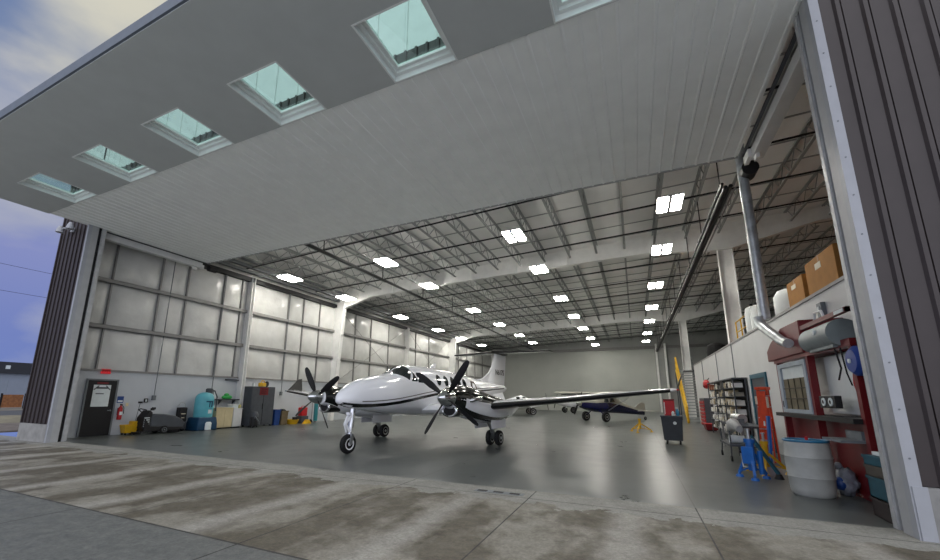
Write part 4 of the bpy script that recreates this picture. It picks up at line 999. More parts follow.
# conduits and boxes fixed to the left wall
def conduit(y, z0, z1, label, zb=None, tilt=0.0):
    t = empty('wall_conduit', (LWX+0.10, y, z0), 0, label, 'conduit')
    MB().cyl((0.08, -tilt, z1-z0), (0.0, 0, 0), 0.02, n=8).build('pipe', M_grey, t)
    MB().box((0.0, 0, -0.08), (0.12, 0.14, 0.22)).build('junction_box', M_grey, t, bevel=0.01)
    return t
conduit(11.12, 1.62, 8.2, 'long drop conduit and socket box above the floor scrubber')
conduit(13.85, 1.95, 8.2, 'drop conduit ending above the aqua tank')
conduit(18.38, 1.9, 8.2, 'drop conduit behind the olive brown bin')
for y, z, lab in ((13.95, 1.80, 'small dark thermostat on the wall right of the aqua tank'), (10.85, 1.42, 'pair of dark sockets above the scrubber console')):
    t = empty('wall_socket', (LWX, y, z), 0, lab, 'socket'); MB().bb(0, 0.05, -0.08, 0.08, -0.09, 0.09).build('box', M_black if z < 1.6 else M_grey, t, bevel=0.01); MB().bb(0.05, 0.055, -0.03, 0.03, -0.05, 0.05).build('cover', M_paper, t)

# ================================================================== things along the right side
# white open-head drum
bd = empty('plastic_drum', (2.75, 9.55, 0), 0, 'big white plastic drum with a blue rim, nearest thing inside the right doorway', 'drum')
MB().lathe([(0.27, 0.0), (0.30, 0.03), (0.315, 0.12), (0.325, 0.30), (0.335, 0.32), (0.325, 0.34), (0.335, 0.50), (0.335, 0.64), (0.345, 0.66), (0.335, 0.68), (0.325, 0.86), (0.315, 0.93), (0.30, 0.93), (0.29, 0.80)], (0, 0, 0), 'z', 40).build('shell', M_drum, bd, smooth=True)
MB().torus((0, 0, 0.94), 0.315, 0.022, 'z', 40, 8).build('blue_rim', mat('drum_rim_blue', '#2d6f93', 0.4), bd, smooth=True)
MB().lathe([(0.005, 0.925), (0.30, 0.925), (0.30, 0.93), (0.005, 0.945)], (0, 0, 0), 'z', 40).build('lid', mat('drum_lid_blue', '#255a78', 0.45), bd, smooth=True)
MB().cyl((0.05, 0.1, 0.94), (0.05, 0.1, 1.0), 0.025, n=10).build('bung', M_redb, bd)
# red blast cabinet / booth frame, hood and blower
bo = empty('blast_booth', (3.3, 10.6, 0), 0, 'red steel blasting booth with hood and window against the right white wall', 'machine')
def L_(b, x0, x1, y0, y1, z0, z1): b.bb(x0-3.3, x1-3.3, y0-10.6, y1-10.6, z0, z1)
for y in (12.35, 10.45, 8.58):
    b = MB(); L_(b, 3.24, 3.36, y-0.06, y+0.06, 0, 2.66); b.build('post', M_red, bo)
b = MB(); L_(b, 3.22, 3.34, 8.5, 12.45, 2.54, 2.66); L_(b, 3.3, 3.95, 8.5, 8.62, 2.54, 2.66); b.build('top_rail', M_red, bo)
b = MB(); b.prism([(12.75-10.6, 2.62), (10.38-10.6, 2.62), (10.38-10.6, 3.30), (11.5-10.6, 3.30), (12.4-10.6, 3.05), (12.75-10.6, 2.88)], -0.12, 0.62); b.build('hood', M_red, bo, bevel=0.02)
MB().ball((-0.12, 1.15, 3.08), 0.04, 0.13, 0.13, 14, 8).build('hood_cap', M_red, bo, smooth=True)
b = MB(); L_(b, 3.2, 3.26, 8.35, 10.5, 3.08, 3.16); L_(b, 3.2, 3.95, 8.35, 8.42, 3.08, 3.16); b.build('blower_bracket', M_red, bo)
b = MB(); L_(b, 3.19, 3.2, 8.45, 8.78, 3.09, 3.15); b.build('name_plate', M_paper, bo)
b = MB(); b.cyl((-0.02, -1.80, 2.80), (-0.02, -0.55, 2.80), 0.235, n=28); b.torus((-0.02, -0.55, 2.80), 0.195, 0.045, 'y', 28, 8); b.bb(-0.15, 0.15, -1.7, -0.7, 2.56, 2.66); bl = b.build('blower', M_blower, bo, smooth=True)
MB().cyl((-0.02, -0.55, 2.80), (-0.02, -0.525, 2.80), 0.13, n=24).build('blower_inlet', M_black, bl, smooth=True)
MB().cyl((-0.27, -1.35, 2.87), (-0.24, -1.35, 2.87), 0.045, n=12).build('maker_plate', M_paper, bl)
b = MB(); L_(b, 3.44, 3.95, 9.0, 12.9, 0.0, 1.28); b.build('base_cabinet', M_red, bo, bevel=0.01)
b = MB(); L_(b, 3.12, 3.6, 8.6, 12.5, 1.29, 1.37); b.build('black_tray', M_black, bo)
b = MB(); L_(b, 3.22, 3.27, 10.52, 12.28, 1.38, 1.46); L_(b, 3.22, 3.27, 10.52, 12.28, 2.40, 2.5); L_(b, 3.22, 3.27, 10.52, 10.66, 1.46, 2.4); L_(b, 3.22, 3.27, 12.1, 12.28, 1.46, 2.4)
fr = b.build('window_frame', mat('pale_blue_grey', '#9fa9b2', 0.45), bo)
b = MB(); L_(b, 3.26, 3.28, 10.66, 12.1, 1.46, 2.14); b.build('filter_panel', M_filter, fr)
b = MB(); L_(b, 3.26, 3.275, 10.66, 12.1, 2.14, 2.4); b.build('upper_panel', M_paper, fr)
b = MB()
for y in (11.0, 11.38, 11.76): L_(b, 3.245, 3.262, y-0.012, y+0.012, 1.46, 2.14)
for z in (1.69, 1.92): L_(b, 3.245, 3.262, 10.66, 12.1, z-0.012, z+0.012)
b.build('filter_grid', mat('filter_grid', '#4c4638', 0.7), fr)
b = MB(); L_(b, 3.215, 3.23, 12.16, 12.22, 1.5, 1.64); b.build('latch', M_black, fr)
b = MB(); L_(b, 3.5, 3.53, 8.64, 10.4, 1.42, 2.5); b.build('splash_panel', M_wframe, bo)
g = MB(); L_(g, 3.20, 3.30, 9.35, 10.02, 1.52, 1.74); g = g.build('gauge_box', M_black, bo, bevel=0.01)
for y in (9.52, 9.82): 
    MB().cyl((-0.115, y-10.6, 1.63), (-0.10, y-10.6, 1.63), 0.075, n=18).build('gauge_dial', M_paper, g)
    MB().cyl((-0.118, y-10.6, 1.63), (-0.114, y-10.6, 1.63), 0.035, n=12).build('dial_centre', M_black, g)
b = MB(); L_(b, 2.98, 3.5, 8.75, 9.5, 0.98, 1.02); L_(b, 3.28, 3.32, 8.85, 9.4, 1.02, 1.16); b.build('front_shelf', M_grey, bo)
b = MB()
for k in range(5): b.torus((0.25, 2.25, 2.86+0.085*k), 0.13, 0.035, 'z', 20, 6)
b.build('black_bellows', M_black, bo, smooth=True)
b = MB(); b.tube([(-0.08, -1.55, 2.54), (-0.06, -1.6, 2.2), (-0.10, -1.55, 2.0)], 0.014, 6); b.tube([(-0.08, -1.75, 2.54), (-0.07, -1.8, 2.1), (-0.05, -1.85, 1.9)], 0.012, 6); b.build('cable', M_black, bo)
MB().tube([(0.05, -1.0, 3.16), (0.05, -0.9, 3.34), (0.05, -0.6, 3.36), (0.05, -0.55, 3.2)], 0.025, 8).build('lifting_hoop', M_steelw, bo, smooth=True)
# silver duct
du = empty('exhaust_duct', (3.2, 12.55, 0), 0, 'tall silver spiral duct dropping from the roof to the red booth hood', 'duct')
b = MB(); b.cyl((0, 0, 3.70), (0, 0, 10.38), 0.122, n=28); b.build('riser', M_duct, du, smooth=True)
b = MB()
for k in range(6): b.torus((0, 0, 3.74+k*1.15), 0.125, 0.012, 'z', 28, 6)
b.build('joint_band', M_duct, du, smooth=True)
MB().tube([(0, 0, 3.78), (0, -0.02, 3.64), (0.0, -0.12, 3.52), (0.0, -1.45, 2.95), (0.0, -1.80, 2.86)], [0.122, 0.122, 0.118, 0.10, 0.10], 24).build('elbow_branch', M_duct, du, smooth=True).location = (-0.12, 0, 0)
# hose reel
hr = empty('hose_reel', (3.26, 8.44, 2.28), 0, 'round dark blue hose reel at the right end of the red booth', 'hose reel')
MB().lathe([(0.005, -0.10), (0.18, -0.09), (0.24, -0.03), (0.24, 0.03), (0.18, 0.09), (0.005, 0.10)], (0, 0, 0), 'x', 28).build('drum', mat('reel_blue', '#143a8c', 0.4), hr, smooth=True)
MB().cyl((-0.12, 0, 0), (-0.09, 0, 0), 0.035, n=12).build('hub', M_paper, hr); MB().bb(0.08, 0.66, -0.03, 0.03, -0.06, 0.06).build('bracket', M_black, hr)
MB().tube([(0, 0.2, -0.1), (0, 0.26, -0.35), (0.02, 0.22, -0.6)], 0.014, 6).build('hose_end', M_redb, hr)
# alarm box on the white wall
al = empty('wall_alarm', (PX, 11.4, 3.66), 0, 'small grey alarm box on the white wall above the red booth', 'alarm')
MB().bb(-0.09, 0, -0.12, 0.12, -0.16, 0.16).build('box', M_grey, al, bevel=0.01); MB().tube([(-0.04, 0, -0.16), (-0.05, -0.02, -0.4), (-0.05, -0.12, -0.5)], 0.014, 6).build('cable', M_grey, al); MB().cyl((-0.11, 0, 0.03), (-0.09, 0, 0.03), 0.05, n=14).build('lamp', M_paper, al)
# blue tripod jack
def tripod_jack(loc, m, label, h, foot, rz=0.4, rr=0.055):
    t = empty('aircraft_jack', loc, rz, label, 'jack')
    MB().cyl((0, 0, 0.16), (0, 0, h*0.8), rr, n=20).build('cylinder', m, t, smooth=True)
    MB().cyl((0, 0, h*0.8), (0, 0, h), rr*0.45, n=14).cyl((0, 0, h), (0, 0, h+0.03), rr*0.7, n=14).build('ram', M_alu, t, smooth=True)
    MB().cyl((0, 0, h*0.74), (0, 0, h*0.82), rr*1.35, n=20).build('collar', m, t, smooth=True)
    for k in range(3):
        a = k*2*PI/3; c, s = math.cos(a), math.sin(a)
        o = MB().bar((c*rr, s*rr, h*0.50), (c*foot, s*foot, 0.09), 0.05, 0.05).bar((c*rr, s*rr, 0.2), (c*foot*0.92, s*foot*0.92, 0.12), 0.03, 0.03).build('leg', m, t)
        MB().cyl((c*foot, s*foot, 0.0), (c*foot, s*foot, 0.05), 0.08, 0.06, n=14).cyl((c*foot, s*foot, 0.05), (c*foot, s*foot, 0.11), 0.025, n=10).build('foot_pad', m, o)
    MB().tube([(rr, 0, 0.22), (rr+0.09, 0.02, 0.22), (rr+0.11, 0.03, 0.5)], 0.014, 8).build('pump_handle', M_alu, t, smooth=True)
    return t
jk = tripod_jack((2.18, 10.95, 0), M_blue, 'bright blue tripod aircraft jack on the floor left of the white drum', 1.0, 0.27, 2.5, 0.075)
b = MB(); b.bb(-0.12, 0.12, 0.075, 0.14, 0.3, 0.66); b.build('tank', M_blue, jk, bevel=0.02)
b = MB(); b.cyl((-0.15, -0.05, 0.10), (-0.15, -0.05, 0.58), 0.05, n=16); b.build('pump_cylinder', M_blue, jk, smooth=True)
tripod_jack((2.62, 11.75, 0), M_yellow, 'yellow bottle jack on legs between the blue jack and the orange ladder', 0.88, 0.42, 0.2, 0.06)
tripod_jack((0.08, 23.3, 0), M_yellow, 'yellow tripod jack standing alone on the floor under the wing tip', 0.82, 0.55, 0.3, 0.06)
gj = empty('jack_leg', (2.6, 11.2, 0), 0, 'dark teal slanting jack leg leaning between the blue jack and the drum', 'jack')
MB().bar((-0.28, 0.25, 0.85), (0.06, -0.1, 0.10), 0.07, 0.05).build('leg', M_teal, gj); MB().cyl((0.06, -0.1, 0), (0.06, -0.1, 0.10), 0.09, 0.05, n=14).build('foot_pad', M_black, gj)
MB().bar((-0.28, 0.25, 0.86), (-0.45, 0.75, 0.04), 0.05, 0.04).build('brace', M_teal, gj)
# folded orange step ladder
ol = empty('step_ladder', (3.15, 13.9, 0), -0.7, 'orange folded step ladder standing by the teal door frame', 'ladder')
for s in (-1, 1):
    MB().bar((s*0.20, 0.0, 0.0), (s*0.15, 0.20, 1.98), 0.07, 0.035).build('front_rail', M_orange, ol)
    MB().bar((s*0.20, 0.27, 0.0), (s*0.15, 0.24, 1.95), 0.06, 0.03).build('rear_rail', M_orange, ol)
for k in range(6): MB().bb(-0.19, 0.19, 0.0+0.032*k*1.0, 0.10+0.032*k, 0.26+0.30*k, 0.285+0.30*k).build('step', M_alu, ol)
MB().bb(-0.2, 0.2, 0.10, 0.34, 1.94, 2.02).build('top_cap', M_orange, ol, bevel=0.01)
MB().box((-0.185, 0.115, 1.65), (0.075, 0.05, 0.22)).build('warning_label', M_tape, ol); MB().box((0.16, 0.12, 1.6), (0.075, 0.05, 0.3)).build('warning_label', M_tape, ol)
MB().bb(-0.14, 0.14, 0.08, 0.12, 0.3, 1.9).build('panel', M_orange, ol)
ol.scale = (0.74, 0.9, 1.0)
pb = empty('timber_plank', (3.02, 13.1, 0), 0, 'narrow blue plank leaning beside the orange ladder', 'plank')
MB().bar((0, 0, 0.02), (0.08, 0.05, 1.25), 0.05, 0.16).build('board', M_blue, pb); MB().bar((-0.032, -0.02, 1.0), (-0.028, -0.018, 1.12), 0.02, 0.08).build('sticker', M_paper, pb)
# things by the right doorway
bg_ = empty('plastic_sack', (3.265, 9.75, 0), 0, 'crumpled blue and white sack on the floor behind the drum', 'sack')
b = MB(); b.ball((0.02, 0, 0.24), 0.17, 0.19, 0.24, 18, 12); sk = b.build('sack', M_bag, bg_, smooth=True)
random.seed(3)
for v in sk.data.vertices: v.co += V((random.uniform(-.03, .03), random.uniform(-.03, .03), random.uniform(-.03, .03))); v.co.z = max(v.co.z, 0.002)
b = MB(); b.ball((-0.08, -0.08, 0.22), 0.11, 0.12, 0.12, 14, 9); b.build('blue_print', M_dblue, bg_, smooth=True); MB().ball((-0.04, 0.02, 0.50), 0.06, 0.06, 0.07, 10, 7).build('tied_neck', M_bag, bg_, smooth=True)
cols = [('#2e2424', 'dark maroon crate at the bottom of the stack by the right door track'), ('#164a58', 'teal crate second from the bottom of the stack by the right door track'), ('#4c463e', 'brownish crate third up in the stack by the right door track'), ('#1b5261', 'teal tray on top of the stack by the right door track')]
z = 0.0
for i, (c, lab) in enumerate(cols):
    h = (0.26, 0.30, 0.16, 0.14)[i]
    t = empty('storage_crate', (3.33+0.01*i, 8.10+0.012*i, z), 0.05*(i-1), lab, 'crate', 'crates stacked by the right door track')
    m = mat('crate_'+str(i), c, 0.5, 0, 0.12, 7)
    b = MB(); b.bb(-0.26, 0.26, -0.27, 0.27, 0.0, 0.02); b.bb(-0.25, 0.25, -0.26, 0.26, h-0.02, h-0.005); b.bb(-0.26, 0.26, -0.27, -0.25, 0, h); b.bb(-0.26, 0.26, 0.25, 0.27, 0, h); b.bb(-0.26, -0.24, -0.27, 0.27, 0, h); b.bb(0.24, 0.26, -0.27, 0.27, 0, h); b.build('box', m, t)
    b = MB(); b.bb(-0.275, -0.255, -0.28, 0.28, h-0.04, h); b.bb(-0.275, 0.275, -0.285, -0.265, h-0.04, h); b.build('rim', m, t)
    z += h
o = MB().bb(-0.2, 0.2, -0.2, 0.2, 0, 0.05).build('paper_stack', M_paper, None); o.location = (3.36, 8.12, z+0.002); tag(o, 'pale papers lying on the top crate by the right door track', 'papers')
bk = empty('dark_bin', (3.42, 9.65, 0), 0, 'narrow black bin behind the crate stack at the end of the red booth', 'bin')
bk.name = 'waste_bin'
MB().loft([[V((a*x, a*y, zz)) for x, y in ((-1,-1),(1,-1),(1,1),(-1,1))] for a, zz in ((0.10, 0), (0.13, 1.12), (0.11, 1.12), (0.08, 0.04))], True).build('tub', M_black, bk, bevel=0.02); bk.location = (3.0, 9.15, 0); bk.location = (3.78, 8.32, 0)
# parts rack on the white wall
rk = empty('parts_rack', (3.72, 22.0, 0), 0, 'dark open parts rack crowded with small pale parts along the white wall', 'rack')
for y in (-3.0, -1.0, 1.0, 3.0): MB().bb(-0.22, -0.18, y-0.03, y+0.03, 0, 2.5).bb(0.18, 0.22, y-0.03, y+0.03, 0, 2.5).build('upright', M_dgrey, rk)
ZS = (0.32, 0.72, 1.08, 1.44, 1.80, 2.14)
for zz in ZS: MB().bb(-0.22, 0.24, -3.0, 3.0, zz-0.02, zz).build('shelf_board', M_dgrey, rk)
MB().bb(-0.24, 0.26, -3.05, 3.05, 2.47, 2.52).build('top_board', M_dgrey, rk); MB().bb(0.22, 0.25, -3.0, 3.0, 0.3, 2.47).build('back_panel', M_black, rk)
random.seed(11)
pal = ['#d9d7cf', '#8f8b7e', '#efeeea', '#4c4a44', '#2e2d2b', '#b8a888', '#e2ddd0', '#8b4b2a']
protos = {}
cnt = 0
for zi, zz in enumerate(ZS):
    y = -2.9
    while y < 2.75:
        wd = random.choice((0.15, 0.2, 0.26)); hh = random.uniform(0.10, 0.31); ci = 7 if (zi == 5 and y > 1.3) else random.randrange(7)
        if any(abs(y+wd/2-u) < wd/2+0.04 for u in (-3.0, -1.0, 1.0, 3.0)): y += 0.08; continue
        if random.random() < 0.07: y += wd*0.5; continue
        key = (wd, ci)
        if key not in protos:
            b = MB(); b.bb(-0.17, 0.17, -wd/2+0.02, wd/2-0.02, 0, 0.2); b.bb(-0.185, -0.17, -wd/2+0.05, wd/2-0.05, 0.05, 0.11)
            o = b.build('parts_box', mat('parts_box_%d' % ci, pal[ci], 0.6), None, bevel=0.008); protos[key] = o
            tag(o, 'small parts box packed on the dark parts rack along the white wall', 'box', 'small boxes on the parts rack')
        else:
            o = protos[key].copy(); COL.objects.link(o)
        o.location = (3.72-random.uniform(0.0, 0.05), 22.0+y+wd/2, zz+0.001); o.scale = (1, 1, hh/0.2); y += wd; cnt += 1
# work bench with vise and clutter in front of the rack
wb = empty('work_bench', (3.15, 16.6, 0), 0, 'low dark work bench with parts in front of the parts rack', 'bench')
MB().bb(-0.35, 0.35, -1.7, 1.5, 0.82, 0.88).build('top', M_dgrey, wb)
for sx in (-1, 1):
    for yy in (-1.6, 1.4): MB().bb(sx*0.3-0.03, sx*0.3+0.03, yy-0.03, yy+0.03, 0, 0.82).build('leg', M_girt, wb)
MB().bb(-0.3, 0.3, -1.6, 1.4, 0.25, 0.28).build('lower_shelf', M_dgrey, wb)
b = MB(); b.cyl((0, -0.7, 0.165), (0, 0.5, 0.165), 0.14, n=20); b.torus((0, -0.2, 0.165), 0.14, 0.02, 'y', 20, 6); o = b.build('metal_cylinder', M_alu, None, smooth=True); o.location = (3.15, 17.0, 0.88); tag(o, 'pale metal cylinder lying on the dark work bench', 'cylinder')
vs = empty('bench_vise', (2.98, 15.35, 0.88), 0, 'grey bench vise on the near end of the work bench', 'vise')
MB().bb(-0.1, 0.1, -0.1, 0.1, 0, 0.05).build('base', M_grey, vs); MB().bb(-0.12, 0.02, -0.07, 0.07, 0.05, 0.2).build('fixed_jaw', M_grey, vs); MB().bb(-0.22, -0.14, -0.07, 0.07, 0.06, 0.2).build('moving_jaw', M_grey, vs); MB().cyl((-0.32, 0, 0.1), (-0.1, 0, 0.1), 0.02, n=10).build('screw', M_alu, vs)
# covered grey engine stand
cv = empty('engine_trolley', (2.5, 14.3, 0), 0, 'wheeled stand with a pale grey curved cover in front of the parts rack', 'trolley')
MB().tube([(0.0, -1.1, 0.92), (-0.05, -0.6, 1.04), (0, 0.0, 1.0), (0.05, 0.6, 0.86), (0.05, 1.0, 0.70)], [0.10, 0.16, 0.18, 0.15, 0.06], 18).build('cover', mat('pale_cover', '#a3a4a4', 0.5, 0, 0.1, 5), cv, smooth=True)
MB().bb(-0.3, 0.3, -0.9, 0.9, 0.42, 0.48).build('platform', M_dgrey, cv)
for sx in (-1, 1):
    for sy in (-1, 1):
        MB().bar((sx*0.25, sy*0.8, 0.45), (sx*0.25, sy*0.8, 0.85), 0.04, 0.04).build('post', M_dgrey, cv)
        MB().bar((sx*0.25, sy*0.8, 0.45), (sx*0.28, sy*0.85, 0.14), 0.04, 0.04).build('leg', M_dgrey, cv); MB().cyl((sx*0.28-0.025, sy*0.85, 0.08), (sx*0.28+0.025, sy*0.85, 0.08), 0.08, n=14).build('caster', M_black, cv)
MB().cyl((-0.22, -0.45, 0.60), (0.22, -0.45, 0.60), 0.11, n=20).build('roller', M_paper, cv, smooth=True)
cv.scale = (0.8, 0.8, 0.95)
# red drawer cabinet with red pouch
rc = empty('tool_chest', (3.85, 28.3, 0), 0, 'red tool chest with pale drawer edges beyond the parts rack', 'tool chest')
MB().bb(-0.28, 0.14, -0.9, 0.9, 0.14, 1.75).build('body', M_dgrey, rc)
for k in range(7):
    o = MB().bb(-0.315, -0.28, -0.86, 0.86, 0.20+0.205*k, 0.365+0.205*k).build('drawer', M_redb, rc); MB().bb(-0.33, -0.315, -0.8, 0.8, 0.335+0.205*k, 0.36+0.205*k).build('drawer_pull', M_alu, o)
for s in (-1, 1): MB().cyl((-0.03, s*0.7, 0.07), (0.03, s*0.7, 0.07), 0.07, n=12).build('caster', M_black, rc)
rg = empty('hanging_bag', (3.80, 27.5, 2.32), 0, 'bright red bag hanging on the white wall above the red tool chest', 'bag'); MB().ball((0, 0, 0.22), 0.18, 0.40, 0.27, 16, 10).build('pouch', M_redb, rg, smooth=True); MB().ball((-0.06, -0.06, 0.12), 0.14, 0.16, 0.14, 12, 8).build('pocket', M_red, rg, smooth=True); MB().tube([(0.05, -0.08, 0.42), (0.16, 0, 0.58), (0.05, 0.08, 0.42)], 0.02, 8).build('strap', M_black, rg)
rb = empty('parts_washer', (3.45, 25.35, 0), 0, 'low red floor bin in front of the red tool chest', 'bin'); MB().loft([[V((a*x, a*1.3*y, zz)) for x, y in ((-1,-1),(1,-1),(1,1),(-1,1))] for a, zz in ((0.26, 0.05), (0.32, 0.36), (0.28, 0.36), (0.22, 0.1))], True).build('tub', M_red, rb); MB().bb(-0.34, 0.34, -0.44, 0.44, 0.36, 0.39).build('lid', M_redb, rb); rb.location = (3.62, 26.3, 0); MB().bb(-0.2, 0.2, -0.3, 0.3, 0, 0.05).build('base', M_black, rb); rb.name = 'floor_bin'
# dark cart with red can, in the middle of the floor
ct = empty('waste_cart', (1.2, 17.9, 0), -0.1, 'dark wheeled cart with a red box on top, alone on the open floor', 'cart')
MB().loft([[V((a*x, c*y, zz)) for x, y in ((-1,-1),(1,-1),(1,1),(-1,1))] for a, c, zz in ((0.31, 0.32, 0.14), (0.36, 0.36, 1.04), (0.32, 0.32, 1.04), (0.28, 0.28, 0.2))], True).build('tub', mat('cart_charcoal', '#33383e', 0.5, 0, 0.06, 5), ct, bevel=0.02)
MB().bb(-0.38, 0.38, -0.38, 0.38, 1.0, 1.05).build('lid', M_dgrey, ct, bevel=0.01)
MB().lathe([(0.004, -0.372), (0.06, -0.372), (0.06, -0.366), (0.004, -0.366)], (0.1, 0, 0.78), 'y', 16).build('emblem', M_paper, ct)
MB().tube([(-0.3, 0.36, 0.95), (-0.3, 0.46, 1.0), (0.3, 0.46, 1.0), (0.3, 0.36, 0.95)], 0.02, 8).build('push_handle', M_black, ct)
for sx in (-1, 1):
    for sy in (-1, 1): MB().cyl((sx*0.22-0.025, sy*0.25, 0.07), (sx*0.22+0.025, sy*0.25, 0.07), 0.07, n=14).build('caster', M_black, ct)
rx_ = empty('red_toolbox', (1.12, 17.8, 1.05), 0, 'tall red box standing on the dark wheeled cart', 'box'); MB().bb(-0.16, 0.2, -0.14, 0.14, 0, 0.56).build('body', M_redb, rx_, bevel=0.02); MB().bb(-0.17, 0.21, -0.15, 0.15, 0.56, 0.62).build('lid', M_red, rx_, bevel=0.02); MB().bb(-0.16, -0.13, -0.146, -0.14, 0.05, 0.5).build('pale_edge', M_paper, rx_); rx_.name = 'storage_box'
sb = empty('spray_bottle', (1.40, 17.75, 1.05), 0, 'light blue spray bottle on the cart beside the red box', 'bottle'); MB().lathe([(0.06, 0), (0.065, 0.02), (0.06, 0.17), (0.025, 0.22), (0.025, 0.26)], (0, 0, 0), 'z', 16).build('bottle', mat('sky_blue', '#3e93b8', 0.35), sb, smooth=True); MB().box((-0.02, 0, 0.28), (0.10, 0.03, 0.05)).build('trigger', M_paper, sb)
sb = empty('spray_bottle', (1.24, 17.58, 1.05), 0, 'white bottle on the cart in front of the red box', 'bottle'); MB().lathe([(0.05, 0), (0.055, 0.02), (0.05, 0.12), (0.02, 0.17)], (0, 0, 0), 'z', 16).build('bottle', M_paper, sb, smooth=True); MB().cyl((0, 0, 0.17), (0, 0, 0.2), 0.022, n=10).build('cap', M_redb, sb)
# stairs up to the mezzanine
st = empty('staircase', (3.78, 33.4, 0), 0, 'grey steel open-tread stairs with a yellow rail, at the far end of the white wall', 'stairs')
n = 19; run, rise = 5.0/n, 4.05/n
for k in range(n): MB().bb(-0.44, 0.62, k*run, k*run+0.28, (k+1)*rise-0.07, (k+1)*rise).build('tread', M_alu, st)
for s in (-1, 1): MB().bar((-0.5 if s < 0 else 0.66, 0, 0.1), (-0.5 if s < 0 else 0.66, 5.0, 4.05), 0.14 if s < 0 else 0.05, 0.26).build('stringer', M_yellow if s < 0 else M_dgrey, st)
b = MB()
for k in range(7): y = k*5.0/6; b.bar((-0.5, y, y*0.81+0.1), (-0.5, y, y*0.81+1.1), 0.10, 0.05)
for dz in (0.55, 1.08): b.bar((-0.5, 0, dz), (-0.5, 5.0, 4.05+dz), 0.12, 0.10)
b.build('handrail', M_yellow, st)
b = MB()
for k in range(5): y = k*5.0/4; b.bar((0.66, y, y*0.81+0.1), (0.66, y, y*0.81+1.05), 0.035, 0.035)
b.bar((0.66, 0, 1.05), (0.66, 5.0, 5.1), 0.035, 0.035); b.build('handrail', M_dgrey, st)
MB().bb(-0.5, 3.0, 5.0, 6.6, 4.0, 4.08).bar((-0.45, 5.05, 0), (-0.45, 5.05, 4.0), 0.08, 0.08).bar((-0.45, 6.5, 0), (-0.45, 6.5, 4.0), 0.08, 0.08).build('landing', M_dgrey, st)
# mezzanine stores
MZ = 4.125
def carton(loc, sx, sy, sz, label, rz=0):
    t = empty('cardboard_box', loc, rz, label, 'box', 'cardboard boxes on the mezzanine')
    MB().bb(-sx/2, sx/2, -sy/2, sy/2, 0, sz).build('box', M_card, t, bevel=0.008)
    MB().bb(-sx/2-0.003, sx/2+0.003, -0.04, 0.04, sz*0.75, sz+0.004).build('tape', mat('carton_tape', '#a97a3f', 0.4), t)
    MB().bb(-sx/2-0.006, -sx/2-0.001, -0.1, 0.22, sz*0.66, sz*0.82).build('label_card', M_tape, t)
carton((4.55, 13.25, MZ), 0.85, 1.15, 0.74, 'smaller cardboard box on the mezzanine, next to the white tanks')
carton((4.75, 11.75, MZ), 1.15, 1.62, 0.92, 'larger cardboard box on the mezzanine nearest the door')
o = MB().cyl((0, 0, 0), (0, 0, 0.78), 0.28, n=24).torus((0, 0, 0.4), 0.28, 0.02, 'z', 24, 6).build('blue_barrel', M_blue, None, smooth=True); o.location = (4.7, 10.45, MZ); tag(o, 'blue drum on the mezzanine behind the large cardboard box', 'drum')
def jug(loc, r, h, label, name='white_tank'):
    t = empty(name, loc, 0, label, 'tank'); MB().lathe([(r*0.94, 0), (r, 0.04), (r, h*0.72), (r*0.8, h*0.9), (r*0.3, h*0.96)], (0, 0, 0), 'z', 24).build('body', M_wframe, t, smooth=True)
    MB().cyl((0, 0, h*0.95), (0, 0, h*1.04), r*0.22, n=14).build('cap', M_black, t)
jug((4.75, 15.3, MZ), 0.55, 1.0, 'wide white plastic tank on the mezzanine beside the cardboard boxes')
jug((4.45, 18.3, MZ), 0.22, 1.15, 'tall slim white container on the mezzanine behind the duct'); jug((4.45, 19.0, MZ), 0.24, 1.25, 'tall slim white container on the mezzanine beside the yellow frame')
yr = empty('guard_frame', (4.35, 20.4, MZ), 0, 'yellow tubular frame on the mezzanine by the white column', 'frame')
for yy in (-0.9, 0.0, 0.9): MB().cyl((0, yy, 0), (0, yy, 0.95), 0.03, n=10).build('post', M_yellow, yr)
for zz in (0.5, 0.95): MB().cyl((0, -0.95, zz), (0, 0.95, zz), 0.03, n=10).build('rail', M_yellow, yr)
o = MB().lathe([(0.30, 0.0), (0.52, 0.10), (0.58, 0.45), (0.50, 0.85), (0.25, 1.0), (0.1, 1.02)], (0, 0, 0), 'z', 20).build('tarp_bundle', M_rubber, None, smooth=True); o.location = (4.8, 29.2, MZ); tag(o, 'bulky dark round bundle at the far end of the mezzanine', 'bundle')

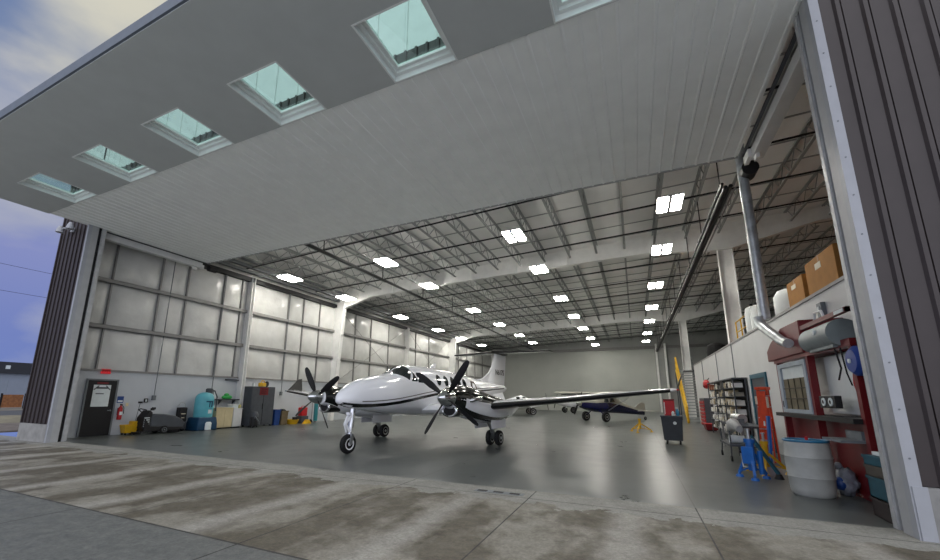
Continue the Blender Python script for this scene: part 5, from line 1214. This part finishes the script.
# ================================================================== outside, left of the building
fb = empty('far_building', (-82, 26, 0), 0, 'low building with a dark roof far beyond the fence at left', 'building')
MB().bb(-6, 0, -14, 14, 0, 4.6).build('wall', M_farw, fb); MB().bb(-6.5, 0.4, -14.5, 14.5, 4.6, 6.2).build('roof_fascia', M_roofd, fb); MB().bb(0.4, 0.5, -0.9, -0.45, 5.2, 5.7).build('roof_sign', M_paper, fb)
for y in (-6, 2, 9): MB().bb(0.0, 0.08, y-2.2, y+2.2, 0, 3.6).build('roller_door', M_farw, fb)
fc = empty('timber_fence', (-66, 21.5, 0), 0, 'brown timber fence with dark gaps out beyond the left corner', 'fence')
for k in range(9): MB().bb(-0.1, 0.1, -9+k*2.0+0.1, -9+k*2.0+1.8, 0.15, 1.6).build('board_panel', M_brownw, fc)
for k in range(10): MB().bb(-0.12, 0.0, -9.06+k*2.0, -8.9+k*2.0, 0.0, 1.75).build('post', M_black, fc)
struct(MB().bb(-400, -60, -200, 400, -0.35, -0.02).build('ground_outside', mat('dry_ground', '#6f6a60', 0.9, 0, 0.2, 0.4)))
struct(MB().bb(-58, -45, -60, 100, -0.01, 0.015).build('road', mat('asphalt', '#4c4d4f', 0.9, 0, 0.1, 2)))
gs = MB().bb(-45, -33, -40, 100, -0.05, 0.02).build('grass', mat('dry_grass', '#7d7660', 0.95, 0, 0.25, 1.2, 0.4), None); tag(gs, 'strip of dry grass between road and apron', 'grass', None, 'stuff')
struct(MB().bb(-33, -26, -40, 100, -0.05, 0.02).build('path_gravel', mat('gravel', '#6b6259', 0.95, 0, 0.2, 2, 0.3)))
for k, (za, lab) in enumerate(((17.5, 'upper overhead power line crossing the sky at left'), (14.2, 'lower overhead power line crossing the sky at left'))):
    o = MB().tube([(-70, -40+i*10, za+0.012*(i*10-60)**2*0.05) for i in range(15)], 0.022, 6).build('power_line', M_black, None); tag(o, lab, 'cable')
# drain plate in the threshold
dp = empty('drain_cover', (-2.35, 7.22, 0), 0, 'narrow dark drain cover let into the threshold of the hangar', 'drain')
b = MB(); b.bb(-0.45, 0.45, -0.09, 0.09, 0.0, 0.006); b.build('frame', M_grey, dp)
b = MB()
for k in range(3): b.bb(-0.40+0.3*k, -0.22+0.3*k, -0.05, 0.05, 0.006, 0.009)
b.build('slot', M_black, dp)
